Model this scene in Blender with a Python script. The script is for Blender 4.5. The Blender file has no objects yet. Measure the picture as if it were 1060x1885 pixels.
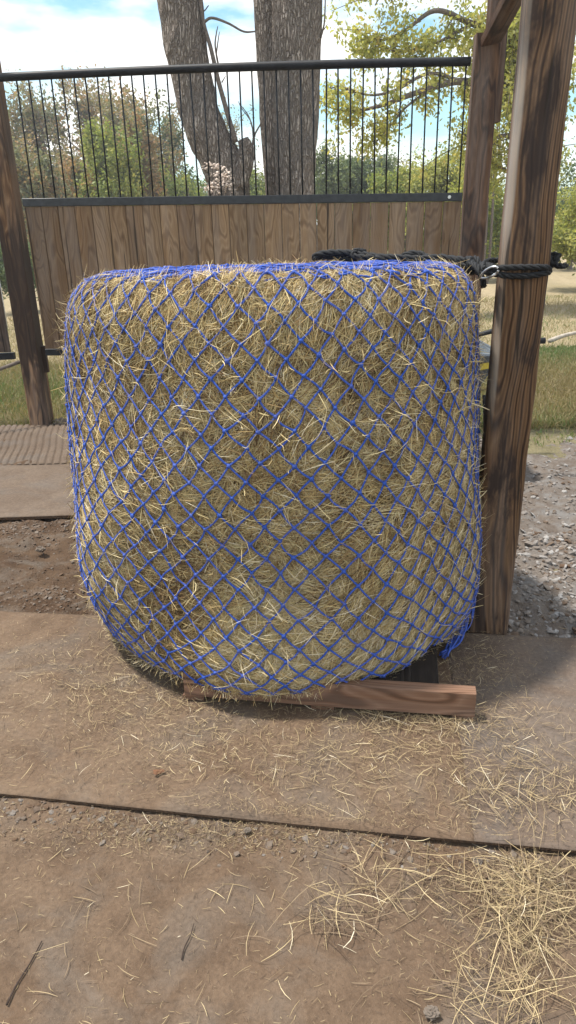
import bpy, math, random
import numpy as np
from math import sin, cos, pi, radians, sqrt, atan2
from mathutils import Vector, Matrix
rng = np.random.default_rng(7)
random.seed(7)
scene = bpy.context.scene
COL = scene.collection

# ------------------------------------------------------------------ camera
F = 1300.0; PIT = radians(21.8); ROLL = radians(1.6); H = 1.4
fw = np.array([0, cos(PIT), -sin(PIT)]); u0 = np.array([0, sin(PIT), cos(PIT)]); X_ = np.array([1., 0, 0])
rt = cos(ROLL)*X_ - sin(ROLL)*u0; up = sin(ROLL)*X_ + cos(ROLL)*u0; CAM = np.array([0, 0, H])
def ray(px, py): return fw + rt*(px-530)/F - up*(py-942.5)/F
def gz(px, py, z=0.0):
    d = ray(px, py); return CAM + d*(z-H)/d[2]
def gy(px, py, Y):
    d = ray(px, py); return CAM + d*Y/d[1]
cd = bpy.data.cameras.new('camera'); cam = bpy.data.objects.new('camera', cd); COL.objects.link(cam)
cd.sensor_fit = 'VERTICAL'; cd.sensor_height = 24; cd.lens = F/1885*24; cd.clip_start = .05; cd.clip_end = 2000
cam.matrix_world = Matrix(((rt[0], up[0], -fw[0], 0), (rt[1], up[1], -fw[1], 0), (rt[2], up[2], -fw[2], H), (0, 0, 0, 1)))
scene.camera = cam

# ------------------------------------------------------------------ helpers
def tag(o, label=None, cat=None, group=None, kind=None):
    if label: o['label'] = label
    if cat: o['category'] = cat
    if group: o['group'] = group
    if kind: o['kind'] = kind
    return o
def empty(name, loc=(0, 0, 0)):
    o = bpy.data.objects.new(name, None); o.location = loc; o.empty_display_size = .1; COL.objects.link(o); return o
def mesh(name, V, Fc, mats, parent=None, tone=None, gc=None, smooth=False, midx=None):
    V = np.asarray(V, float)
    if parent is not None and parent.type == 'EMPTY':
        V = V - np.array(parent.location)[None, :]
    me = bpy.data.meshes.new(name)
    if isinstance(Fc, np.ndarray):
        k = Fc.shape[1]; me.vertices.add(len(V)); me.vertices.foreach_set('co', V.astype(np.float32).ravel())
        me.loops.add(Fc.size); me.loops.foreach_set('vertex_index', Fc.astype(np.int32).ravel())
        me.polygons.add(len(Fc)); me.polygons.foreach_set('loop_start', np.arange(0, Fc.size, k, dtype=np.int32))
        me.update(calc_edges=True)
        if not smooth: me.polygons.foreach_set('use_smooth', np.zeros(len(Fc), dtype=bool))
    else: me.from_pydata(V.tolist(), [], Fc)
    if not isinstance(mats, (list, tuple)): mats = [mats]
    for m in mats: me.materials.append(m)
    if midx is not None: me.polygons.foreach_set('material_index', np.asarray(midx, dtype=np.int32))
    if tone is not None:
        a = me.attributes.new('tone', 'FLOAT', 'POINT'); a.data.foreach_set('value', np.asarray(tone, dtype=np.float32))
    if gc is not None:
        a = me.attributes.new('gc', 'FLOAT_VECTOR', 'POINT'); a.data.foreach_set('vector', np.asarray(gc, dtype=np.float32).ravel())
    if smooth: me.polygons.foreach_set('use_smooth', np.ones(len(me.polygons), dtype=bool))
    me.update()
    o = bpy.data.objects.new(name, me); COL.objects.link(o)
    if parent is not None: o.parent = parent
    return o

class MB:
    def __init__(s): s.V = []; s.F = []; s.T = []; s.G = []; s.M = []; s.n = 0
    def add(s, V, Fc, tone=.5, gc=None, m=0):
        V = np.asarray(V, float); k = len(V)
        s.V.append(V)
        s.F += [tuple(int(i)+s.n for i in f) for f in Fc]
        s.M += [m]*len(Fc)
        s.T.append(np.full(k, tone) if np.isscalar(tone) else np.asarray(tone))
        s.G.append(V if gc is None else gc); s.n += k
    def build(s, name, mats, parent=None, smooth=False):
        return mesh(name, np.vstack(s.V), s.F, mats, parent, np.concatenate(s.T), np.vstack(s.G), smooth, s.M)
    # board with chamfered long edges between two end points a -> b; w along wdir, t along the third axis
    def board(s, a, b, w, t, wdir, ch=.003, tone=None, m=0, nseg=1, wob=0.0):
        a = np.array(a, float); b = np.array(b, float); L = np.linalg.norm(b-a); d = (b-a)/L
        wd = np.array(wdir, float); wd -= d*wd.dot(d); wd /= np.linalg.norm(wd); td = np.cross(d, wd)
        hw, ht = w/2, t/2
        pr = [(-hw+ch, -ht), (hw-ch, -ht), (hw, -ht+ch), (hw, ht-ch), (hw-ch, ht), (-hw+ch, ht), (-hw, ht-ch), (-hw, -ht+ch)]
        V = []; G = []; off = rng.uniform(-5, 5, 3); Fc = []
        for k in range(nseg+1):
            f = k/nseg; c = a+(b-a)*f
            if wob: c = c + wd*wob*sin(f*5+off[0]) + td*wob*cos(f*4+off[1])
            for (x, y) in pr:
                V.append(c+wd*x+td*y); G.append((x+off[0]*.01+.02, y+off[1]*.3, L*f+off[2]*3))
        for k in range(nseg):
            for j in range(8):
                q = (j+1) % 8; Fc.append((k*8+j, k*8+q, (k+1)*8+q, (k+1)*8+j))
        Fc.append(tuple(range(7, -1, -1))); e = nseg*8; Fc.append(tuple(e+j for j in range(8)))
        s.add(V, Fc, rng.uniform(0, 1) if tone is None else tone, np.array(G), m)
    def tube(s, P, R, n=8, tone=.5, m=0, cap=True):
        V, Fc = tube_geo(P, R, n, cap); s.add(V, Fc, tone, None, m)
def frames(P):
    P = np.asarray(P, float); T = np.gradient(P, axis=0); T /= np.linalg.norm(T, axis=1)[:, None]+1e-12
    ref = np.array([0, 0, 1.]) if abs(T[0][2]) < .9 else np.array([1., 0, 0])
    N = []; n = ref-T[0]*ref.dot(T[0]); n /= np.linalg.norm(n)
    for t in T:
        n = n-t*n.dot(t); n /= np.linalg.norm(n)+1e-12; N.append(n.copy())
    N = np.array(N); return P, T, N, np.cross(T, N)
def tube_geo(P, R, n=8, cap=True):
    P, T, N, B = frames(P); k = len(P); R = np.full(k, R) if np.isscalar(R) else np.asarray(R)
    a = np.arange(n)*2*pi/n
    V = (P[:, None, :] + R[:, None, None]*(np.cos(a)[None, :, None]*N[:, None, :]+np.sin(a)[None, :, None]*B[:, None, :])).reshape(-1, 3)
    Fc = [(i*n+j, i*n+(j+1) % n, (i+1)*n+(j+1) % n, (i+1)*n+j) for i in range(k-1) for j in range(n)]
    if cap: Fc.append(tuple(range(n-1, -1, -1))); Fc.append(tuple((k-1)*n+j for j in range(n)))
    return V, Fc
def spline(P, m=10):
    P = [np.array(p, float) for p in P]; P = [2*P[0]-P[1]]+P+[2*P[-1]-P[-2]]; out = []
    for i in range(1, len(P)-2):
        p0, p1, p2, p3 = P[i-1:i+3]
        for k in range(m):
            t = k/m; out.append(.5*((2*p1)+(-p0+p2)*t+(2*p0-5*p1+4*p2-p3)*t*t+(-p0+3*p1-3*p2+p3)*t**3))
    out.append(P[-2]); return np.array(out)
def resample(P, step):
    P = np.asarray(P, float); d = np.r_[0, np.cumsum(np.linalg.norm(np.diff(P, axis=0), axis=1))]
    n = max(4, int(d[-1]/step)); t = np.linspace(0, d[-1], n)
    return np.stack([np.interp(t, d, P[:, i]) for i in range(3)], 1)
def rope_geo(mb, ctrl, R, tone=.5, pitch=None, m=0):
    P = resample(spline(ctrl, 12), R*.9); P, T, N, B = frames(P)
    pitch = pitch or R*7.5
    s = np.r_[0, np.cumsum(np.linalg.norm(np.diff(P, axis=0), axis=1))]
    for k in range(3):
        a = s/pitch*2*pi + k*2*pi/3
        Q = P + .5*R*(np.cos(a)[:, None]*N + np.sin(a)[:, None]*B)
        mb.tube(Q, R*.56, 6, tone, m)
class Noise:
    def __init__(s, k, n=14, seed=0):
        r = np.random.default_rng(seed); d = r.normal(size=(n, 3)); d /= np.linalg.norm(d, axis=1)[:, None]
        s.K = d*(k*r.uniform(.5, 1.5, n))[:, None]; s.p = r.uniform(0, 2*pi, n); s.n = n
    def __call__(s, P): return np.sin(np.asarray(P)@s.K.T+s.p).sum(-1)/sqrt(s.n/2)
def strips(P0, D, Nn, L, W, bend, nseg=3, rad=None, roll=None, lift=None):
    """flat curved blades; returns V, F"""
    n = len(P0); S = np.cross(D, Nn); S /= np.linalg.norm(S, axis=1)[:, None]+1e-9
    Wd = S if roll is None else S*np.cos(roll)[:, None]+Nn*np.sin(roll)[:, None]
    V = np.empty((n, nseg+1, 2, 3))
    for k in range(nseg+1):
        t = k/nseg; c = P0 + D*((t-.5)*L)[:, None] + S*(bend*L*(4*(t-.5)**2-.5)*.5)[:, None]
        if rad is not None: c = c - Nn*(((t-.5)*L)**2/(2*rad))[:, None]
        if lift is not None: c = c + Nn*(lift*t*t*L)[:, None]
        w = (W*(.5 if 0 < k < nseg else .25))[:, None]
        V[:, k, 0] = c-Wd*w; V[:, k, 1] = c+Wd*w
    base = (np.arange(n)*(nseg+1)*2)[:, None]
    Fc = np.concatenate([np.stack([base[:, 0]+2*k, base[:, 0]+2*k+1, base[:, 0]+2*k+3, base[:, 0]+2*k+2], 1) for k in range(nseg)])
    return V.reshape(-1, 3), Fc
def unit(v): return v/(np.linalg.norm(v, axis=-1, keepdims=True)+1e-12)

# ------------------------------------------------------------------ materials
class NT:
    def __init__(s, name, rough=.8, spec=.3):
        s.m = bpy.data.materials.new(name); s.m.use_nodes = True; s.t = s.m.node_tree
        s.b = s.t.nodes['Principled BSDF']; s.b.inputs['Roughness'].default_value = rough
        s.b.inputs['Specular IOR Level'].default_value = spec
    def n(s, ty, **kw):
        x = s.t.nodes.new(ty)
        for k, v in kw.items():
            if k in x.inputs: s.set(x.inputs[k], v)
            else: setattr(x, k, v)
        return x
    def set(s, inp, v):
        if isinstance(v, bpy.types.NodeSocket): s.t.links.new(v, inp)
        else: inp.default_value = v
    def coord(s, sc=(1, 1, 1), attr=None):
        if attr: src = s.n('ShaderNodeAttribute', attribute_name=attr).outputs['Vector']
        else: src = s.n('ShaderNodeNewGeometry').outputs['Position']
        mp = s.n('ShaderNodeMapping'); s.set(mp.inputs['Vector'], src); mp.inputs['Scale'].default_value = sc
        return mp.outputs[0]
    def noise(s, vec, scale, det=5, rough=.6, dist=0):
        x = s.n('ShaderNodeTexNoise'); s.set(x.inputs['Vector'], vec); x.inputs['Scale'].default_value = scale
        x.inputs['Detail'].default_value = det; x.inputs['Roughness'].default_value = rough; x.inputs['Distortion'].default_value = dist
        return x.outputs['Fac']
    def ramp(s, fac, stops, interp='LINEAR'):
        x = s.n('ShaderNodeValToRGB'); s.set(x.inputs['Fac'], fac); cr = x.color_ramp; cr.interpolation = interp
        while len(cr.elements) < len(stops): cr.elements.new(.5)
        for e, (p, c) in zip(cr.elements, stops):
            e.position = p; e.color = (c, c, c, 1) if np.isscalar(c) else (*c, 1)
        return x.outputs['Color']
    def mix(s, fac, a, b, mode='MIX'):
        x = s.n('ShaderNodeMix', data_type='RGBA', blend_type=mode)
        s.set(x.inputs[0], fac)
        for i, v in ((6, a), (7, b)):
            s.set(x.inputs[i], v if isinstance(v, bpy.types.NodeSocket) else ((v, v, v, 1) if np.isscalar(v) else (*v, 1)))
        return x.outputs[2]
    def math(s, op, a, b=0.0, c=0.0):
        x = s.n('ShaderNodeMath', operation=op); s.set(x.inputs[0], a); s.set(x.inputs[1], b); s.set(x.inputs[2], c); return x.outputs[0]
    def tone(s): return s.n('ShaderNodeAttribute', attribute_name='tone').outputs['Fac']
    def out(s, col, bump=None, bs=.3, bd=.01, rough=None):
        s.set(s.b.inputs['Base Color'], col if isinstance(col, bpy.types.NodeSocket) else (*col, 1))
        if bump is not None:
            x = s.n('ShaderNodeBump'); s.set(x.inputs['Height'], bump); x.inputs['Strength'].default_value = bs; x.inputs['Distance'].default_value = bd
            s.t.links.new(x.outputs[0], s.b.inputs['Normal'])
        if rough is not None: s.set(s.b.inputs['Roughness'], rough)
        return s.m

def wood(name, dark, mid, light, stain=0.0, ring=28, grey=0.0, stain_scale=(9, 9, 2.2), edge=False, sth=.50, zdark=False):
    w = NT(name, .75, .25)
    g = w.coord((1, 1, .07), 'gc')
    dist = w.noise(w.coord((1, 1, .25), 'gc'), 6, 2, .5)
    add = w.n('ShaderNodeVectorMath', operation='MULTIPLY_ADD'); w.set(add.inputs[0], w.n('ShaderNodeCombineXYZ', X=dist, Y=dist, Z=dist).outputs[0])
    add.inputs[1].default_value = (.09, .09, .05); w.set(add.inputs[2], g)
    wv = w.n('ShaderNodeTexWave', wave_type='RINGS', rings_direction='Z'); w.set(wv.inputs['Vector'], add.outputs[0])
    wv.inputs['Scale'].default_value = ring; wv.inputs['Distortion'].default_value = 2.2; wv.inputs['Detail'].default_value = 3; wv.inputs['Detail Scale'].default_value = .9
    fine = w.noise(w.coord((160, 160, 3), 'gc'), 1, 4, .7)
    blot = w.noise(w.coord((6, 6, 1.2), 'gc'), 1.4, 4, .6)
    c = w.ramp(wv.outputs['Fac'], [(0, mid), (.5, light), (.82, mid), (1, dark)])
    c = w.mix(w.ramp(fine, [(.35, .55), (.7, 0)]), c, dark)
    c = w.mix(.55, c, w.ramp(blot, [(.3, .45), (.7, 1.15)]), 'MULTIPLY')
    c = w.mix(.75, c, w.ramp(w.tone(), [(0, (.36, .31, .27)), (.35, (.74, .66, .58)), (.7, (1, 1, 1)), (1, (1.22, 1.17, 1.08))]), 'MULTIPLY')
    if grey:
        c = w.mix(w.math('MULTIPLY', w.ramp(w.noise(w.coord((14, 14, 1.5), 'gc'), 1, 4), [(.4, 0), (.65, 1)]), grey), c, (.30, .27, .25))
    if stain:
        st = w.ramp(w.noise(w.coord(stain_scale), 1, 5, .65, .4), [(sth, 0), (sth+.1, 1)])
        c = w.mix(w.math('MULTIPLY', st, stain), c, (.022, .015, .014))
    if zdark:
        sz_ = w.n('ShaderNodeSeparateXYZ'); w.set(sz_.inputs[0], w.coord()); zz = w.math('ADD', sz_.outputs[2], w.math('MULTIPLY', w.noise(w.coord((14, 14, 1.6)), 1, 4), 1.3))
        c = w.mix(w.ramp(w.math('DIVIDE', zz, 4.0), [(.25, 0), (.285, .9), (.52, .85), (.56, .25)]), c, (.030, .018, .013))  # height band coloured darker, with noisy lower and upper bounds
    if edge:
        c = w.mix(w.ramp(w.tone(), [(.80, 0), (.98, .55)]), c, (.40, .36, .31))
    crack = w.ramp(w.noise(w.coord((38, 38, .9), 'gc'), 1, 3, .4), [(.30, 1), (.325, 0)])
    c = w.mix(w.math('MULTIPLY', crack, .8), c, (.02, .014, .01))
    h = w.math('SUBTRACT', w.math('ADD', w.math('MULTIPLY', wv.outputs['Fac'], .5), fine), w.math('MULTIPLY', crack, 1.5))
    return w.out(c, h, .5, .0025)
M_fence = wood('fence_board_wood', (.185, .112, .060), (.295, .190, .108), (.375, .26, .155), .0, 34, .22)
M_post = wood('barn_post_wood', (.035, .016, .008), (.150, .078, .036), (.255, .150, .075), .85, 17, .2, (10, 10, 2.6), edge=True, sth=.50)
M_lpost = wood('stained_post_wood', (.06, .03, .015), (.16, .083, .041), (.35, .21, .11), .6, 24, .3, (9, 9, 1.1), zdark=True)
M_rpost = wood('brown_post_wood', (.045, .021, .012), (.135, .068, .037), (.20, .11, .062), .45, 26, .25)
M_pallet = wood('pallet_wood', (.12, .062, .036), (.24, .128, .078), (.32, .19, .125), .0, 26, .15)
M_panel = wood('dark_panel_wood', (.04, .024, .016), (.10, .062, .042), (.14, .09, .06), .3, 26, .3)

M_deck = wood('shade_black_deck_wood', (.012, .009, .007), (.028, .02, .016), (.045, .034, .028), .3, 26, .0)  # deck coloured near black to paint in the shade under the bale
def simple(name, col, rough=.5, metal=0, spec=.5, var=.3, vs=30, bump=.15):
    w = NT(name, rough, spec); w.b.inputs['Metallic'].default_value = metal
    nz = w.noise(w.coord(), vs, 5)
    c = w.mix(w.ramp(nz, [(.35, 0), (.7, 1)]), tuple(x*(1-var) for x in col), tuple(min(1, x*(1+var)) for x in col))
    return w.out(c, nz, bump, .003)
M_black = simple('black_painted_steel', (.012, .013, .016), .5, .0, .25, .35, 25, .1)
M_channel = simple('grey_black_channel', (.035, .038, .042), .5, .1, .4, .3, 30, .1)
M_rope = simple('black_rope_fibre', (.011, .012, .014), .7, 0, .35, .5, 300, .4)
M_steel = simple('zinc_plated_steel', (.62, .62, .62), .32, 1.0, .5, .15, 60, .05)
M_tray = simple('grey_plastic', (.12, .14, .16), .5, 0, .4, .2, 10, .1)
M_yellow = simple('yellow_label', (.55, .42, .05), .5, 0, .4, .1, 10, .05)
M_rubber = simple('tyre_rubber', (.02, .02, .02), .8, 0, .3, .3, 30, .2)

w = NT('blue_net_cord', .6, .35)
nz = w.noise(w.coord(), 420, 3); n2 = w.noise(w.coord(), 9, 3)
c = w.mix(w.ramp(nz, [(.3, 0), (.75, 1)]), (.010, .045, .27), (.040, .12, .53))
c = w.mix(w.ramp(n2, [(.40, 0), (.75, .5)]), c, (.13, .15, .42))
M_net = w.out(c, nz, .5, .002)

def straw_mat(name, stops, rough=.6, trans=.12):
    w = NT(name, rough, .3)
    g = w.noise(w.coord(), 3.5, 4)
    c = w.ramp(w.tone(), stops)
    c = w.mix(.5, c, w.ramp(g, [(.3, (.78, .78, .80)), (.7, (1.15, 1.1, 1.0))]), 'MULTIPLY')
    return w.out(c)
STRAW = [(0, (.10, .056, .026)), (.2, (.26, .165, .075)), (.38, (.46, .325, .14)), (.50, (.56, .44, .225)), (.58, (.52, .45, .245)), (.68, (.62, .485, .235)), (.85, (.66, .55, .33)), (1, (.76, .68, .50))]
M_straw = straw_mat('cured_hay', STRAW)
M_loose = straw_mat('loose_hay', [(0, (.07, .045, .03)), (.3, (.19, .135, .085)), (.6, (.36, .275, .15)), (.85, (.52, .42, .24)), (1, (.72, .64, .48))])
w = NT('hay_core', .95, .1)
nz = w.noise(w.coord(), 60, 6, .7)
M_core = w.out(w.ramp(nz, [(.3, (.08, .054, .026)), (.7, (.19, .14, .068))]), nz, 1, .02)

def soil(name, a, b, cc, grey, gfac=.5, sc=1.0, bump=.5, bd=.008, speck=True):
    w = NT(name, .93, .15); p = w.coord()
    big = w.noise(p, 2.3*sc, 5, .6, .6); med = w.noise(p, 11*sc, 6, .65); fine = w.noise(p, 90*sc, 5, .7); vf = w.noise(p, 420, 3, .6)
    c = w.mix(w.ramp(big, [(.35, 0), (.65, 1)]), a, b)
    c = w.mix(w.ramp(med, [(.45, 0), (.75, .7)]), c, cc)
    c = w.mix(w.math('MULTIPLY', w.ramp(w.noise(p, 3.7*sc, 5, .6, 1.0), [(.47, 0), (.66, 1)]), gfac), c, grey)
    c = w.mix(.6, c, w.ramp(fine, [(.3, .62), (.7, 1.28)]), 'MULTIPLY')
    if speck:
        c = w.mix(w.ramp(vf, [(.66, 0), (.72, .5)]), c, (.33, .27, .19))
        c = w.mix(w.ramp(w.noise(p, 160, 4, .7), [(.30, .7), (.36, 0)]), c, (.05, .032, .024))
    h = w.math('ADD', w.math('MULTIPLY', med, .8), w.math('ADD', w.math('MULTIPLY', fine, .45), w.math('MULTIPLY', vf, .12)))
    return w.out(c, h, bump, bd)
M_dirt = soil('packed_dirt', (0.121, 0.079, 0.051), (0.157, 0.109, 0.074), (0.067, 0.043, 0.028), (0.139, 0.116, 0.096), .55, 1, .8, .012)
M_mud = soil('loose_soil', (.085, .052, .032), (.14, .093, .060), (.05, .031, .020), (.18, .155, .13), .5, 1.6, .9, .02)
M_mat = soil('dusty_rubber_mat', (0.128, 0.084, 0.055), (0.161, 0.113, 0.077), (0.084, 0.054, 0.035), (0.134, 0.113, 0.094), .55, .8, .4, .006)
M_mat2 = soil('grey_dusty_mat', (0.120, 0.088, 0.067), (0.153, 0.117, 0.091), (0.086, 0.060, 0.045), (0.119, 0.105, 0.096), .6, .8, .4, .006)
M_mat3 = soil('worn_rubber_mat', (0.122, 0.090, 0.067), (0.152, 0.115, 0.087), (0.094, 0.066, 0.047), (0.115, 0.101, 0.090), .5, .8, .35, .006)
w = NT('mat_edge_rubber', .9, .2); nz = w.noise(w.coord(), 120, 5, .7)
M_edge = w.out(w.ramp(nz, [(.3, (.035, .022, .015)), (.7, (.15, .095, .058))]), nz, 1, .008)
M_gravelbed = soil('gravel_bed', (0.153, 0.122, 0.099), (0.225, 0.194, 0.167), (0.108, 0.077, 0.059), (0.243, 0.234, 0.225), .7, 2.2, 1, .02)
w = NT('crushed_stone', .9, .2)
nz = w.noise(w.coord(), 70, 4)
c = w.ramp(w.tone(), [(0, (.11, .07, .045)), (.3, (.16, .13, .105)), (.7, (.22, .20, .185)), (1, (.31, .295, .28))])
M_stone = w.out(w.mix(.4, c, w.ramp(nz, [(.3, .6), (.7, 1.3)]), 'MULTIPLY'), nz, .4, .004)

w = NT('meadow_ground', .95, .1); p = w.coord()
big = w.noise(w.coord((1, .35, 1)), .55, 5, .6); med = w.noise(p, 6, 6, .7); fn = w.noise(p, 60, 4, .7)
c = w.mix(w.ramp(big, [(.42, 0), (.62, 1)]), (.41, .33, .21), (.33, .27, .16))
sep = w.n('ShaderNodeSeparateXYZ'); w.set(sep.inputs[0], p)
near = w.math('ADD', sep.outputs[1], w.math('MULTIPLY', w.noise(p, .9, 4), 5.0))
c = w.mix(w.ramp(w.math('DIVIDE', near, 20.0), [(.42, .75), (.60, 0)]), c, (.195, .175, .10))
c = w.mix(.6, c, w.ramp(med, [(.3, .6), (.7, 1.25)]), 'MULTIPLY')
c = w.mix(.5, c, w.ramp(fn, [(.3, .55), (.7, 1.35)]), 'MULTIPLY')
M_field = w.out(c, w.math('ADD', med, fn), .8, .04)

def leafmat(name, stops, tr=.35, rough=.55):
    w = NT(name, rough, .3); c = w.ramp(w.tone(), stops)
    w.out(c)
    tl = w.n('ShaderNodeBsdfTranslucent'); w.set(tl.inputs['Color'], w.mix(1.0, c, (1.25, 1.25, .75), 'MULTIPLY'))
    mx = w.n('ShaderNodeMixShader'); mx.inputs[0].default_value = tr
    w.t.links.new(w.b.outputs[0], mx.inputs[1]); w.t.links.new(tl.outputs[0], mx.inputs[2])
    w.t.links.new(mx.outputs[0], w.t.nodes['Material Output'].inputs['Surface'])
    return w.m
L_green = leafmat('green_leaves', [(0, (.08, .115, .065)), (.5, (.14, .185, .095)), (1, (.22, .26, .12))])
L_yellow = leafmat('yellow_green_leaves', [(0, (.22, .25, .09)), (.45, (.38, .39, .13)), (.8, (.50, .46, .16)), (1, (.56, .44, .18))], .5)
L_mix = leafmat('autumn_leaves', [(0, (.13, .145, .095)), (.4, (.21, .225, .125)), (.65, (.31, .24, .135)), (1, (.42, .25, .13))])  # far leaf colours lightened and greyed to stand in for haze
L_pale = leafmat('pale_olive_leaves', [(0, (.20, .21, .15)), (.5, (.28, .27, .18)), (1, (.36, .29, .19))])
L_lime = leafmat('lime_leaves', [(0, (.12, .17, .05)), (.5, (.23, .28, .075)), (1, (.36, .34, .09))], .4)
L_grass = leafmat('grass_blades', [(0, (.30, .24, .13)), (.4, (.22, .22, .10)), (.6, (.13, .19, .06)), (1, (.09, .16, .05))], .3)
M_twig = simple('grey_branch_bark', (.17, .14, .12), .9, 0, .2, .35, 40, .5)
M_brown = simple('brown_leaf', (.15, .07, .035), .7, 0, .3, .3, 60, .3)
M_flower = simple('dried_flower', (.62, .52, .45), .9, 0, .1, .25, 40, .2)

w = NT('furrowed_bark', .95, .12); p = w.coord((1, 1, .17))
v1 = w.n('ShaderNodeTexVoronoi', feature='DISTANCE_TO_EDGE'); 
dn = w.noise(w.coord((1, 1, .5)), 9, 4); cmb = w.n('ShaderNodeVectorMath', operation='MULTIPLY_ADD')
w.set(cmb.inputs[0], w.n('ShaderNodeCombineXYZ', X=dn, Y=dn, Z=dn).outputs[0]); cmb.inputs[1].default_value = (.10, .10, .10); w.set(cmb.inputs[2], p)
w.set(v1.inputs['Vector'], cmb.outputs[0]); v1.inputs['Scale'].default_value = 38
fine = w.noise(w.coord((1, 1, .5)), 60, 5, .7); bigm = w.noise(w.coord(), 2.2, 4)
edge = w.ramp(v1.outputs['Distance'], [(.0, 0), (.30, 1)])
c = w.mix(edge, (.22, .178, .15), (.53, .45, .39))
c = w.mix(.6, c, w.ramp(fine, [(.3, .5), (.7, 1.3)]), 'MULTIPLY')
c = w.mix(w.ramp(bigm, [(.5, 0), (.7, .5)]), c, (.25, .23, .22))
M_bark = w.out(c, w.math('ADD', edge, w.math('MULTIPLY', fine, .4)), 1.0, .045)

# ------------------------------------------------------------------ world and sun
SUN_AZ = radians(-82); SUN_EL = radians(69)     # azimuth from +Y towards +X : sun is to the left, slightly behind the bale
wd = bpy.data.worlds.new('World'); scene.world = wd; wd.use_nodes = True; nt = wd.node_tree
bg = nt.nodes['Background']; sky = nt.nodes.new('ShaderNodeTexSky'); sky.sky_type = 'NISHITA'; sky.sun_disc = False
sky.sun_elevation = SUN_EL; sky.sun_rotation = SUN_AZ; sky.air_density = 1.0; sky.dust_density = .6
tc = nt.nodes.new('ShaderNodeTexCoord'); mp = nt.nodes.new('ShaderNodeMapping'); mp.inputs['Scale'].default_value = (1.0, 1.0, 3.2); mp.inputs['Location'].default_value = (.35, .2, .1)
nt.links.new(tc.outputs['Generated'], mp.inputs['Vector'])
nz = nt.nodes.new('ShaderNodeTexNoise'); nz.inputs['Scale'].default_value = 3.4; nz.inputs['Detail'].default_value = 7; nz.inputs['Roughness'].default_value = .55
nt.links.new(mp.outputs[0], nz.inputs['Vector'])
cr = nt.nodes.new('ShaderNodeValToRGB'); cr.color_ramp.elements[0].position = .42; cr.color_ramp.elements[1].position = .58
nt.links.new(nz.outputs['Fac'], cr.inputs['Fac'])
mx = nt.nodes.new('ShaderNodeMix'); mx.data_type = 'RGBA'
sc_ = nt.nodes.new('ShaderNodeMix'); sc_.data_type = 'RGBA'; sc_.blend_type = 'MULTIPLY'; sc_.inputs[0].default_value = 1
nt.links.new(sky.outputs[0], sc_.inputs[6]); sc_.inputs[7].default_value = (1.0, 1.3, 1.25, 1)
nt.links.new(cr.outputs[0], mx.inputs[0]); nt.links.new(sc_.outputs[2], mx.inputs[6]); mx.inputs[7].default_value = (9.9, 9.6, 9.2, 1)
nt.links.new(mx.outputs[2], bg.inputs['Color']); bg.inputs['Strength'].default_value = .088
sl = bpy.data.lights.new('sun', 'SUN'); sl.energy = 3.1; sl.angle = radians(3.5); sl.color = (1, .94, .85)
so = bpy.data.objects.new('sun', sl); COL.objects.link(so)
sd = Vector((sin(SUN_AZ)*cos(SUN_EL), cos(SUN_AZ)*cos(SUN_EL), sin(SUN_EL)))
so.rotation_euler = sd.to_track_quat('Z', 'Y').to_euler()
scene.view_settings.view_transform = 'Standard'; scene.view_settings.look = 'None'; scene.view_settings.exposure = 1.0
scene.view_settings.gamma = 1.0

# ------------------------------------------------------------------ ground sheets
n1 = Noise(9, 16, 1); n2 = Noise(40, 18, 2); n3 = Noise(120, 20, 3); nl = Noise(1.2, 10, 4)
def grid(xs, ys, zf):
    Xg, Yg = np.meshgrid(xs, ys); P = np.stack([Xg.ravel(), Yg.ravel(), np.zeros(Xg.size)], 1); P[:, 2] = zf(P)
    nx = len(xs); i = np.arange(len(ys)-1)[:, None]*nx+np.arange(nx-1)[None, :]; i = i.ravel()
    return P, np.stack([i, i+1, i+nx+1, i+nx], 1)
ss = lambda a, b, x: (lambda t: t*t*(3-2*t))(np.clip((x-a)/(b-a), 0, 1))
def fieldz(P):
    r = np.hypot(P[:, 0], P[:, 1]-8)
    return -.035+.02*n1(P*.15)*ss(4, 9, P[:, 1]) + nl(P*.06)*.25*ss(12, 60, r)
xs = np.r_[-400, -200, -100, np.linspace(-50, -10, 40), np.linspace(-9.8, 9.8, 130), np.linspace(10, 50, 40), 100, 200, 400]; ys = np.r_[-200, -60, -20, -8, 0, 4, np.linspace(5, 16, 80), np.linspace(16.5, 60, 50), 90, 140, 220, 400]
V, Fc = grid(xs, ys, fieldz); tag(mesh('grass_field', V, Fc, M_field, smooth=True), kind='structure')
BACK = lambda x: 2.32 - .145*x        # back edge of the front mats
LIP = lambda x: 1.372-.166*(x+.05)    # front edge of the front mats
def dirtz(P):
    x, y = P[:, 0], P[:, 1]
    rub = ss(-.05, .12, y-BACK(x))
    rub = np.maximum(rub, .35*ss(.0, .25, .25-(LIP(x)-y))*ss(-.05, .02, LIP(x)-y))
    z = -.006+rub*(.009*n1(P)+.006*n2(P)+.003*n3(P)) + (1-rub)*(.0028*n1(P*.6)+.0009*n2(P)+.0006*n3(P))
    e = np.minimum.reduce([x+3.6, 4.6-x, 5.55-y+.25*n1(P*.3), y+1.0])
    return z - .06*(1-ss(0, .5, e))
V, Fc = grid(np.linspace(-3.6, 4.6, 420), np.linspace(-1.0, 5.9, 360), dirtz)
cx = V[Fc].mean(1)
midx = np.zeros(len(Fc), int); jit = n1(cx*.8)*.05+n2(cx)*.03
beh = cx[:, 1]+jit > BACK(cx[:, 0])-.05
midx[beh] = 1; midx[beh & (cx[:, 0]+jit*2 > .78)] = 2
tag(mesh('dirt_ground', V, Fc, [M_dirt, M_mud, M_gravelbed], midx=midx, smooth=True), kind='structure')

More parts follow.
